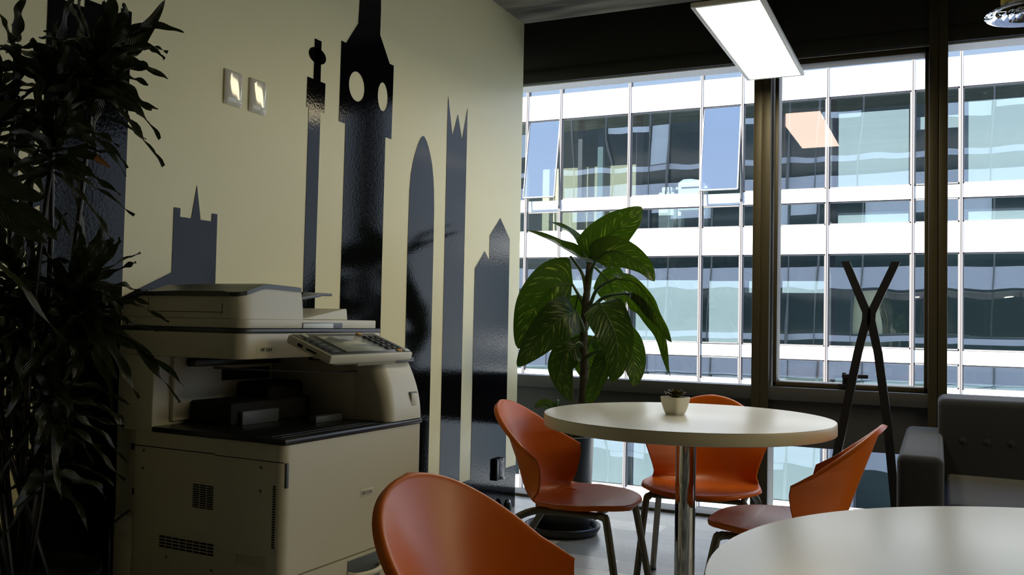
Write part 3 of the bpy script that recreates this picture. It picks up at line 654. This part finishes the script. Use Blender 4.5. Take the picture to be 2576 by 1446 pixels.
# ------------------------------------------------------------------ printer (local x along its front, y to the back, z up)
pr = thing('office_printer', 'large cream office copier with black output tray and tilted touch panel', 'printer', (-1.484, 1.833, 0), math.atan2(.99936, .03570))
def pb(name, a, b, m, bev=.004, parent=None, seg=2): return MB().box(a, b, bev, seg).build(name, m, parent or pr)
Wd = .624
body = pb('body', (0.0, .022, .03), (Wd, .535, .722), 'printer_cream', .004)
pb('rear_base', (-.003, .535, .03), (Wd-.01, .612, .484), 'printer_cream', .012)
rb = pb('rear_board', (.03, .535, .484), (.58, .592, .735), 'printer_cream', .003)
m = MB()
for v, z in ((.55, .66), (.55, .635), (.562, .535), (.572, .66)): m.box((.028, v, z), (.0305, v+.012, z+.018))
for k in range(11): m.box((.028, .545, .56+.008*k), (.0305, .562, .5635+.008*k))
m.build('connector', 'printer_gap', rb)
MB().box((.40, .592, .484), (.46, .615, .92)).build('rear_duct', 'printer_dark', pr)
pb('left_pillar', (0, .472, .72), (Wd, .612, .93), 'printer_cream', .005)
pb('plinth', (.02, .05, 0), (Wd-.02, .58, .032), 'printer_dark', .003)
# front door and drawers
def front(name, z0, z1, u0=.0):
    m = MB(); R = .024; pts = []
    for k in range(9):
        a = math.pi/2*k/8; pts.append((u0+R-R*math.sin(a) if False else u0+R*(1-math.cos(a)), .024-R*math.sin(a)*1.0))
    pts = [(u0, .024)]+[(u0+R*(1-math.cos(math.pi/2*k/8)), .024-.024*math.sin(math.pi/2*k/8)) for k in range(1, 9)]+[(Wd-.004, 0), (Wd, .004), (Wd, .024)]
    m.prism([(x, y, z0) for x, y in pts], (0, 0, z1-z0)); return m.build(name, 'printer_cream', pr, 30)
front('front_door', .386, .7195)
dr = front('paper_drawer', .236, .382); dr2 = front('paper_drawer', .090, .232); front('toe_panel', .032, .086)
for d, z in ((dr, .0), (dr2, -.146)):
    m = MB(); pts = [(.272+.15*q, -.001, .368+z+.010*math.sin(q*math.pi)) for q in (0, .25, .5, .75, 1)]
    m.box((.268, -.0012, .29+z), (.424, .004, .374+z), .0045, 3); m.build('handle_recess', 'printer_grey', d)
    m = MB(); m.tube([(.272, 0, .335+z), (.285, -.022, .333+z), (.345, -.034, .331+z), (.405, -.022, .333+z), (.418, 0, .335+z)], .008, 12, 8); h = m.build('handle', 'printer_cream', d)
    h.scale = (1, 1, 1)
pb('door_slot', (.0095, -.0006, .612), (.019, .02, .676), 'printer_grey', .002)
# badge
pl = pb('badge', (.322, -.0009, .538), (.381, .001, .560), 'printer_cream', .0008)
RM = Matrix.Translation((.3515, -.0011, .549)) @ Matrix.Rotation(math.pi/2, 4, 'X')
text_mesh('lettering', 'RICOH', .0155, 'ink_soft', pl, RM)
# left side details
def lb_(name, v0, z0, v1, z1, m_, d=.0012): return MB().box((-d, v0, z0), (.001, v1, z1), .0004, 1).build(name, m_, pr)
for a_, b_ in (((-.0006, .0, .6765), (.001, .235, .6785)), ((-.0006, .235, .679), (.001, .535, .6815))): MB().box(a_, b_).build('panel_seam', 'printer_gap', pr)
def grille(v0, z0, v1, z1, nr, nc, gap=.35):
    m = MB(); dz = (z1-z0)/nr; dv = (v1-v0)/nc
    for i in range(nr):
        for j in range(nc): m.box((-.0007, v0+dv*(j+.06), z0+dz*(i+gap*.5)), (.001, v0+dv*(j+.94), z0+dz*(i+1-gap*.5)))
    m.build('vent_grille', 'printer_gap', pr)
grille(.235, .533, .311, .597, 11, 3); grille(.228, .413, .430, .447, 4, 8); grille(.0245, .461, .0345, .619, 25, 1)
def pocket(v0, z0, v1, z1, u):
    m = MB(); t_ = .005
    for a, b in (((v0, z0), (v1, z0+t_)), ((v0, z1-t_), (v1, z1)), ((v0, z0), (v0+t_, z1)), ((v1-t_, z0), (v1, z1))): m.box((u-.002, a[0], a[1]), (u+.001, b[0], b[1]), .0008, 1)
    g = m.build('carry_grip', 'printer_cream', pr); MB().box((u-.0006, v0+t_, z0+t_), (u+.001, v1-t_, z1-t_)).build('grip_shade', 'label_grey', g)  # flat grip floor, recess shade put into its slightly darker colour
pocket(.052, .404, .156, .440, 0); pocket(.54, .418, .592, .448, -.003)
m = MB()
for v, z in ((.50, .668), (.50, .62), (.075, .66), (.075, .60), (.40, .39), (.235, .378)): m.lathe([(.004, 0), (.004, .0012)], 12, Matrix.Translation((-.0008, v, z)) @ Matrix.Rotation(math.pi/2, 4, 'Y'))
m.build('screw', 'printer_grey', pr)
MB().tube([(-.006, .54, .50), (-.012, .575, .475), (-.012, .61, .44), (-.006, .618, .36), (.0, .62, .10)], .003, 8, 8).build('cable', 'printer_dark', pr)
# output tray
m = MB(); m.box((-.004, -.006, .7215), (Wd+.003, .47, .7365), .005); m.build('output_tray', 'printer_dark', pr)
m = MB(); m.box((.02, .03, .7365), (.44, .038, .7375)); m.box((.02, .058, .7365), (.44, .062, .7375)); m.build('tray_ridge', 'printer_slate', pr)
pb('paper_stop', (.15, .285, .736), (.30, .315, .776), 'printer_grey', .004); pb('paper_stop', (.31, .155, .736), (.435, .185, .757), 'printer_grey', .004)
m = MB(); m.box((.12, .30, .7365), (.60, .465, .80), .01); m.box((.30, .33, .7365), (.60, .465, .845), .015); m.build('tray_guide', 'printer_gap', pr)
# inner cavity lining
m = MB(); m.box((.06, .458, .745), (.60, .474, .925), .003); m.build('cavity_back', 'printer_cream', pr)
pb('exit_slot', (.24, .452, .85), (.44, .46, .885), 'printer_gap', .002)
pb('exit_roller_bar', (.10, .42, .897), (.60, .455, .921), 'printer_dark', .004)
m = MB(); m.box((.455, .10, .735), (Wd, .474, .925), .003); m.build('right_inner_wall', 'printer_cream', pr)
m = MB(); m.tube([(.05, .30, .902), (.18, .22, .893), (.34, .14, .886), (.45, .12, .884)], .003, 8, 6); m.build('relay_wire', 'printer_slate', pr)
# curved right front cover
m = MB(); rows = []
for i in range(15):
    w = .738+(.910-.738)*i/14; q = i/14; vf = -.003+.052*q**2.0; row = []
    R = .030+.012*q; u0 = .452
    prof = [(u0, .125)]+[(u0+R*(1-math.cos(a)), vf+R*(1-math.sin(a))) for a in [math.pi/2*k/10 for k in range(11)]]+[(Wd-.006, vf), (Wd, vf+.006), (Wd, .125)]
    rows.append([(x, y, w) for x, y in prof])
m.grid(rows)
for r in (rows[0], rows[-1]): m.quad(r if r is rows[0] else list(reversed(r)))
bmesh.ops.recalc_face_normals(m.bm, faces=m.bm.faces); cov = m.build('right_cover', 'printer_cream', pr, 40)
m = MB(); m.box((.566, .002, .768), (.606, .03, .820), .003); l = m.build('latch', 'printer_grey', cov); MB().box((.570, -.001, .776), (.602, .03, .816), .003).build('latch_tab', 'printer_cream', l)
pb('cover_cap', (.440, .030, .911), (Wd+.004, .30, .9245), 'printer_slate', .004)
# scanner
def slab(name, z0, z1, m_, u0, v0, u1, v1, R=.035, Rr=.008, slope=0., parent=None):
    pts = [(u0, v1)]+[(u0+R*(1-math.cos(math.pi/2*k/10)), v0+R*(1-math.sin(math.pi/2*k/10))) for k in range(11)]+[(u1-Rr, v0), (u1, v0+Rr), (u1, v1)]
    m = MB(); m.prism([(x, y, z0) for x, y in pts], (0, 0, z1-z0), bev=.003); return m.build(name, m_, parent or pr, 30)
sc = slab('scanner_body', .930, .9985, 'printer_cream', 0, .155, .622, .612)
slab('scanner_seam', .9985, 1.0105, 'printer_slate', -.001, .153, .6235, .610)
cv = slab('scanner_lid', 1.0115, 1.0365, 'printer_cream', 0, .155, .597, .607)
m = MB(); m.box((.236, .1535, 1.0110), (.420, .16, 1.0285), .003); rc = m.build('lid_grip', 'printer_slate', cv); MB().box((.240, .1530, 1.0120), (.375, .156, 1.0262), .001).build('grip_inlay', 'white_panel_pale', rc)
lbp = MB().box((.056, .1545, .9445), (.136, .156, .9635), .0005, 1).build('model_plate', 'label_grey', sc)
text_mesh('lettering', 'MP 2554', .0125, 'ink_dark', lbp, Matrix.Translation((.094, .1542, .9540)) @ Matrix.Rotation(math.pi/2, 4, 'X'))
# feeder
def feeder_prof(u):
    q = max(0, min(1, u/.11)); return 1.106+.024*(q*q*(3-2*q))-.004*max(0, (u-.13)/.115)
m = MB(); rows = []; us = [0, .006]+[.012+.0165*k for k in range(14)]+[.240, .246]
def vfront(u, R=.035): return .160+(R-math.sqrt(max(0, R*R-(R-u)**2)) if u < R else 0)
for u in us:
    zt = feeder_prof(u)-.010; vf = vfront(u); rows.append([(u, vf, 1.0368), (u, vf+.003, 1.075), (u, vf+.010, zt), (u, .527, zt), (u, .602, 1.066), (u, .605, 1.0368)])
m.grid(rows); m.quad(rows[0]); m.quad(list(reversed(rows[-1]))); bmesh.ops.recalc_face_normals(m.bm, faces=m.bm.faces)
fd = m.build('document_feeder', 'printer_cream', pr, 25)
m = MB(); top = []; bot = []
for u in [-.004, 0]+us[1:-1]+[.243]:
    zt = feeder_prof(max(u, 0)); vf = vfront(max(u, 0))+.006; top.append([(u, vf, zt), (u, vf+.02, zt+.003), (u, .40, zt+.003), (u, .527, zt), (u, .606, 1.078)]); bot.append([(u, vf, zt-.011), (u, vf+.02, zt-.011), (u, .40, zt-.011), (u, .527, zt-.011), (u, .606, 1.066)])
m.grid(top); m.grid([list(reversed(r)) for r in bot])
for k in range(len(top)-1):
    m.quad([top[k][0], bot[k][0], bot[k+1][0], top[k+1][0]]); m.quad([top[k][-1], top[k+1][-1], bot[k+1][-1], bot[k][-1]])
for e in (0, -1):
    for k in range(4): m.quad([top[e][k], top[e][k+1], bot[e][k+1], bot[e][k]])
bmesh.ops.recalc_face_normals(m.bm, faces=m.bm.faces); m.build('feeder_lid', 'printer_slate', fd, 30)
m = MB(); m.box((-.0007, .225, 1.052), (.001, .50, 1.0535)); m.box((-.0007, .50, 1.0535), (.001, .5012, 1.088)); m.box((-.0007, .224, 1.05), (.001, .2255, 1.075)); m.build('feeder_seam', 'printer_gap', fd)
m = MB(); m.prism([(.246, .19, 1.037), (.490, .19, 1.037), (.484, .19, 1.071), (.470, .19, 1.071), (.30, .19, 1.042)], (0, .36, 0), bev=.002); m.build('exit_ramp', 'printer_cream', fd)
m = MB(); m.prism([(.243, .24, 1.086), (.30, .24, 1.088), (.42, .24, 1.106), (.435, .24, 1.112), (.43, .24, 1.116), (.30, .24, 1.098), (.243, .24, 1.096)], (0, .27, 0), bev=.0015); pt = m.build('document_tray', 'printer_slate', fd)
pb('tray_extension', (.42, .31, 1.112), (.565, .43, 1.121), 'printer_slate', .003, pt)
# control panel: tilted slab
PM = Matrix.Translation((.115, -.05, .945)) @ Matrix.Rotation(math.atan2(.054, .150), 4, 'X')
PL = .159
def pp_(name, a, b, m_, bev=.0015, parent=None): return MB().box(a, b, bev, 2, PM).build(name, m_, parent or pr)
cp = pp_('control_panel', (0, 0, -.026), (.385, PL, 0), 'printer_cream', .007)
pp_('panel_face', (.007, .006, -.002), (.379, PL-.006, .0012), 'printer_slate', .001, cp)
pp_('screen_bezel', (.075, .012, .0008), (.275, PL-.022, .0020), 'key_black', .0006, cp); pp_('screen', (.085, .018, .0016), (.265, PL-.028, .0028), 'screen_grey', .0004, cp)
for i in range(5):
    for j in range(3): pp_('key', (.290+.026*j, .030+.021*i, .001), (.310+.026*j, .044+.021*i, .0042), 'key_black', .0014, cp)
pp_('amber_key', (.287, PL-.018, .001), (.306, PL-.006, .004), 'amber', .0014, cp); pp_('blue_key', (.352, PL-.04, .001), (.370, PL-.028, .004), 'printer_grey', .0014, cp)
pp_('stop_key', (.318, .010, .001), (.340, .022, .0042), 'amber', .0014, cp); pp_('start_key', (.346, .008, .001), (.374, .026, .0045), 'white_panel_pale', .0014, cp)
for i in range(5): pp_('side_key', (.018, .020+.022*i, .001), (.055, .033+.022*i, .0035), 'key_black', .0014, cp)
MB().lathe([(.011, 0), (.011, .002), (.007, .003)], 20, PM @ Matrix.Translation((.045, PL-.020, .001))).build('power_button', 'label_grey', cp)
m = MB(); m.box((-.0006, .100, -.018), (.002, .118, -.010), M=PM); m.box((-.0006, .050, -.017), (.002, .085, -.012), M=PM); m.build('usb_port', 'printer_gap', cp)
m = MB(); m.box((.05, .02, -.040), (.34, .12, -.024), .008, 3, PM); m.tube([tuple(PM @ Vector((.17, .045, -.036))), tuple(PM @ Vector((.35, .045, -.036)))], .017, 16, 1); m.build('hinge', 'printer_cream', cp)
pb('panel_arm', (.30, .04, .9235), (.43, .17, .94), 'printer_cream', .006, cp)

# ------------------------------------------------------------------ coat stand
t = thing('coat_stand', 'black X-shaped wooden coat stand between the tables and the window', 'coat stand', (-.285, 4.4, 0))
def beam(m, pts, w, d):
    P = [Vector(p) for p in pts]; rows = []
    for i, p in enumerate(P):
        a = P[max(i-1, 0)]; b = P[min(i+1, len(P)-1)]; T = (b-a).normalized(); S = T.cross(Vector((0, 1, 0))).normalized()
        if i in (0, len(P)-1): S = Vector((1, 0, 0)) * (1 if S.x > 0 else -1)
        rows.append([p-S*w/2-Vector((0, d/2, 0)), p+S*w/2-Vector((0, d/2, 0)), p+S*w/2+Vector((0, d/2, 0)), p-S*w/2+Vector((0, d/2, 0)), p-S*w/2-Vector((0, d/2, 0))])
    m.grid(rows); m.quad(rows[0][:4]); m.quad(list(reversed(rows[-1][:4])))
    bmesh.ops.remove_doubles(m.bm, verts=m.bm.verts, dist=1e-5); bmesh.ops.recalc_face_normals(m.bm, faces=m.bm.faces); return m
beam(MB(), [(-.101, 0, 1.343), (-.010, 0, 1.115), (-.0105, 0, 1.075), (-.045, 0, .93), (-.128, 0, .487), (-.205, 0, 0)], .036, .036).build('leg', 'black_wood', t, 20)
beam(MB(), [(.112, 0, 1.340), (.013, 0, 1.115), (.010, 0, 1.075), (.040, 0, .93), (.080, 0, .62), (.113, 0, .27), (.126, 0, 0)], .036, .036).build('leg', 'black_wood', t, 20)

# ------------------------------------------------------------------ sofa
t = thing('sofa', 'dark grey fabric sofa with square arm under the right window', 'sofa', (0, 0, 0))
t.location = (.0, 4.2, 0)
def sb(name, a, b, bev, parent=None, seg=5):
    m = MB().box(a, b, bev, seg); bmesh.ops.subdivide_edges(m.bm, edges=[e for e in m.bm.edges if e.calc_length() > .12], cuts=4, use_grid_fill=True)
    for v in m.bm.verts:
        n = mnoise.noise(v.co*7); v.co += Vector((0, 0, 1))*n*.004
    return m.build(name, 'sofa_fabric', parent or t, 50)
sb('arm', (-.132, -.72, .07), (.020, .34, .602), .028)
sb('arm', (1.86, -.72, .07), (2.01, .34, .602), .028)
bk = sb('backrest', (-.002, .10, .10), (1.88, .42, .748), .030)
sb('seat_base', (.018, -.66, .07), (1.862, .12, .30), .015)
sb('seat_cushion', (.020, -.64, .29), (.94, .12, .432), .035); sb('seat_cushion', (.944, -.64, .29), (1.86, .12, .432), .035)
for x in (.095, .185, .275, .50, .75, 1.0, 1.25, 1.5): MB().lathe([(.013, 0), (.012, .005), (.006, .008), (.001, .009)], 16, Matrix.Translation((x, .101, .575)) @ Matrix.Rotation(math.pi/2, 4, 'X')).build('button', 'sofa_fabric', bk)
for x in (-.05, 1.93):
    for y in (-.66, .30): MB().lathe([(.018, 0), (.022, .075)], 16, Matrix.Translation((x, y, 0))).build('foot', 'black_wood', t)

# ------------------------------------------------------------------ outside
FY = 22.0
bl = thing('office_building', 'white banded office block with reflective windows across the street', 'building', (0, FY, -9.0))
BZ = -9.0
def ob(name, a, b, m_, bev=0., parent=None):
    return MB().box((a[0], a[1]-FY, a[2]-BZ), (b[0], b[1]-FY, b[2]-BZ), bev).build(name, m_, parent or bl)
MX = [-19.35, -18.38, -16.5, -14.66, -13.68, -11.81, -9.957, -8.993, -7.11, -5.267, -4.284, -2.335, -.530, .436, 2.30, 4.17, 5.14, 7.0]
NARROW = {-19.35, -14.66, -9.957, -5.267, -.530, 4.17}
PER = 3.64
LV = [-1, 0, 1, 2]
def zz(k, z): return z+PER*k
X0, X1 = MX[0], MX[-1]
for k in LV+[3]:
    ob('white_band', (X0, FY-.06, zz(k, -.945)), (X1, FY+.25, zz(k, -.285)), 'white_panel')
for k in LV:
    for a, b in zip(MX, MX[1:]):
        if a in NARROW: ob('transom_panel', (a+.03, FY-.02, zz(k, .265)), (b-.03, FY+.1, zz(k, .545)), 'white_panel_pale')
        else: ob('thin_band', (a, FY-.06, zz(k, .255)), (b, FY+.12, zz(k, .555)), 'white_panel')
ob('lower_wall', (X0, FY-.06, BZ), (X1, FY+.25, zz(-1, -.95)), 'white_panel')
ob('parapet', (X0, FY-.06, zz(3, -.28)), (X1, FY+.3, zz(3, .9)), 'white_panel')
for x in MX:
    m = MB(); m.box((x-.032, -.10, zz(-1, -.945)-BZ), (x-.006, .06, zz(3, -.285)-BZ)); m.box((x+.006, -.10, zz(-1, -.945)-BZ), (x+.032, .06, zz(3, -.285)-BZ)); m.box((x-.008, -.072, zz(-1, -.945)-BZ), (x+.008, .05, zz(3, -.285)-BZ)); m.build('mullion', 'mullion_grey', bl)
tilt = {(1, -9.957), (1, -5.267)}
def pane(a, b, z0, z1, open_=False):
    cx = (a+b)/2; cz = z1
    m = MB(); w = (b-a)/2-.03; h = z1-z0
    m.quad([(-w, 0, -h), (w, 0, -h), (w, 0, 0), (-w, 0, 0)]); o = m.build('window_pane', 'facade_glass', bl); o.location = (cx, -.01, cz-BZ)
    m = MB(); f = .028
    for p, q in (((-w, -.02, -h), (w, .03, -h+f)), ((-w, -.02, -f), (w, .03, 0)), ((-w, -.02, -h), (-w+f, .03, 0)), ((w-f, -.02, -h), (w, .03, 0))): m.box(p, q)
    m.build('pane_frame', 'mullion_grey', o)
    if open_: o.rotation_euler = (math.radians(-9), 0, 0)
    return o
for k in (-1, 0, 1, 2):
    for a, b in zip(MX, MX[1:]):
        if not (-12 < a < 4.2): continue
        pane(a, b, zz(k, .565), zz(k, 2.69), (k, a) in tilt); 
        if k in (0, 1): pane(a, b, zz(k, -.275), zz(k, .25))
# panes far to the sides, one strip each side
for k in LV:
    for a, b in ((MX[0], MX[5]), (MX[-3], MX[-1])):
        m = MB(); m.quad([(a, -.008, zz(k, -.28)-BZ), (b, -.008, zz(k, -.28)-BZ), (b, -.008, zz(k, 2.695)-BZ), (a, -.008, zz(k, 2.695)-BZ)]); m.build('window_strip', 'facade_glass', bl)
for a, b in zip(MX, MX[1:]):
    if -12 < a < 4.2:
        for k in (-1, 2):
            m = MB(); m.quad([(a, -.008, zz(k, -.28)-BZ), (b, -.008, zz(k, -.28)-BZ), (b, -.008, zz(k, .25)-BZ), (a, -.008, zz(k, .25)-BZ)]); m.build('window_strip', 'facade_glass', bl)
# interior
ob('interior_wall', (X0, FY+3.4, zz(-1, -.9)), (X1, FY+3.6, zz(3, -.3)), 'office_dark')
for k in LV+[3]: ob('floor_slab', (X0, FY+.25, zz(k, -.90)), (X1, FY+3.4, zz(k, -.30)), 'office_dark')
def blind(k, a, b, z0, z1, y=.22): ob('roller_blind', (a, FY+y, zz(k, z0)), (b, FY+y+.01, zz(k, z1)), 'blind_cloth')
blind(0, -8.95, -7.18, .57, 2.10); blind(0, -6.98, -5.32, .57, 2.10); blind(0, -5.10, -4.36, .57, 2.08); blind(0, -4.24, -3.5, 1.80, 2.08); blind(0, -3.36, -2.42, 1.80, 2.08)
blind(1, -2.12, -.62, .57, 2.34); blind(1, -.46, .38, 1.85, 2.13); blind(1, .48, 2.26, .57, 2.42); blind(1, -2.12, -.62, -.27, .02); blind(1, .48, 2.26, -.27, .02); blind(2, -6.9, -5.75, .57, 2.5); blind(2, -3.6, -2.6, .57, 2.3)
blind(-1, -8.95, -7.15, .57, 2.69); blind(-1, -6.98, -5.32, .57, 2.69); blind(-1, -5.2, -4.33, .57, 2.69); blind(-1, -4.20, -2.48, .57, 2.69)
ob('partition', (-9.9, FY+.9, zz(1, -.3)), (-7.15, FY+1.0, zz(1, 1.55)), 'office_beige')
ob('partition', (-8.2, FY+.6, zz(1, -.3)), (-8.05, FY+.75, zz(1, 2.7)), 'office_dark')
for x, y in ((-8.62, .4), (-2.25, .35), (-7.0, .35), (-11.6, .4)): ob('column', (x-.06, FY+y, zz(-1, -.3)), (x+.06, FY+y+.2, zz(3, -.9)), 'mullion_grey')
# machines behind the glass across the street
t = thing('office_machine', 'pale office machine with rounded top behind the glass across the street', 'machine', (-5.66, FY+.75, PER-.30), 0, 'pale machines in the opposite office')
m = MB(); m.prism([(-.33, -.25, .55), (.33, -.25, .55), (.33, -.25, 1.20), (.20, -.25, 1.30), (0, -.25, 1.335), (-.20, -.25, 1.33), (-.33, -.25, 1.25)], (0, .5, 0), bev=.02); bd = m.build('body', 'machine_pale', t)
MB().box((-.24, -.262, 1.10), (.24, -.25, 1.13)).build('slot', 'printer_dark', bd)
for sx in (-1, 1): MB().box((sx*.30-.04, -.2, 0), (sx*.30+.04, .2, .56), .01).build('leg', 'machine_pale', t); MB().box((sx*.36-.05, -.22, 1.08), (sx*.36+.05, .1, 1.14), .02).build('handle', 'machine_pale', t)
t = thing('office_machine', 'pale boxy office machine with a cable behind the glass across the street', 'machine', (-6.30, FY+.75, PER-.30), 0, 'pale machines in the opposite office')
MB().box((-.20, -.22, 0), (.20, .22, 1.02), .02).build('body', 'machine_pale', t); MB().box((-.13, -.20, 1.02), (.14, .15, 1.16), .03).build('head', 'machine_pale', t)
MB().tube([(-.10, -.235, .72), (-.02, -.25, 1.0), (.0, -.23, 1.30), (.06, -.24, 1.26), (.12, -.25, .85), (.18, -.235, .75)], .012, 8, 8).build('cable', 'printer_dark', t)
# this building's own outside face, seen in the reflections
OX = [-22.9, -21.0, -20.0, -18.2, -16.3, -15.35, -13.5, -11.6, -10.65, -8.8, -7.0, -5.55, -4.6, -2.75, -.902, .039, 1.9, 3.78, 4.72, 6.6, 8.4, 9.4, 11.2, 13.1, 14.0]
m = MB()
for k in (-2, -1, 0, 1, 2):
    m.box((OX[0], 5.125, zz(k, -1.05)), (OX[-1], 5.25, zz(k, -.16))) if k else m.box((OX[0], 5.13, -1.05), (OX[-1], 5.25, -.16))
    if k == 0:
        m.box((OX[0], 5.125, .41), (-3.15, 5.2, .65)); m.box((-3.1, 5.125, .42), (XR, 5.2, .64)); m.box((XR+.2, 5.125, .41), (OX[-1], 5.2, .65))
    else: m.box((OX[0], 5.125, zz(k, .41)), (OX[-1], 5.2, zz(k, .65)))
struct(m.build('exterior_wall', 'own_spandrel'), 'pale spandrel bands on the outside of this building', 'facade')
m = MB()
for k in (-2, -1, 1, 2): m.box((OX[0], 5.13, zz(k, -.16)), (OX[-1], 5.17, zz(k, 2.59)))
m.box((OX[0], 5.13, -.16), (-3.12, 5.17, 2.59)); m.box((XR+.16, 5.13, -.16), (OX[-1], 5.17, 2.59))
struct(m.build('exterior_glazing', 'own_glass'), 'dark glazing on the outside of this building', 'facade')
m = MB()
for x in OX:
    if -3 < x < 5: m.box((x-.03, 5.125, 2.6), (x+.03, 5.29, 10.95)); m.box((x-.03, 5.125, -8), (x+.03, 5.29, -.16))
    else: m.box((x-.03, 5.125, -8), (x+.03, 5.29, 10.95))
struct(m.build('exterior_mullions', 'mullion_grey'), 'mullions on the outside of this building', 'facade')
m = MB(); rb_ = random.Random(5)  # pale panels added at random to show as reflections in the opposite panes
for k in (-2, -1, 1, 2):
    for a, b in zip(OX, OX[1:]):
        if rb_.random() < .5: m.box((a+.08, 5.12, zz(k, rb_.choice((.7, 1.5, 2.0, 2.3)))), (b-.08, 5.172, zz(k, 2.56)))
struct(m.build('reflection_panels', 'white_panel_pale'), 'pale panels added on the outside windows of this building for reflections', 'facade')
m = MB(); m.box((OX[0], -12, CEIL+.6), (OX[-1], 5.12, CEIL+.7)); m.box((OX[0], -12, 10.9), (OX[-1], 5.2, 11.1)); m.box((OX[0], -12.2, -9), (OX[-1], -12, 11.1))
struct(m.build('exterior_roof', 'concrete'), 'roof and rear of this building', 'roof')
struct(MB().box((-40, 5.3, -9.2), (40, FY+6, -9.0)).build('street', 'street_grey'), 'grey street between the two buildings', 'street')
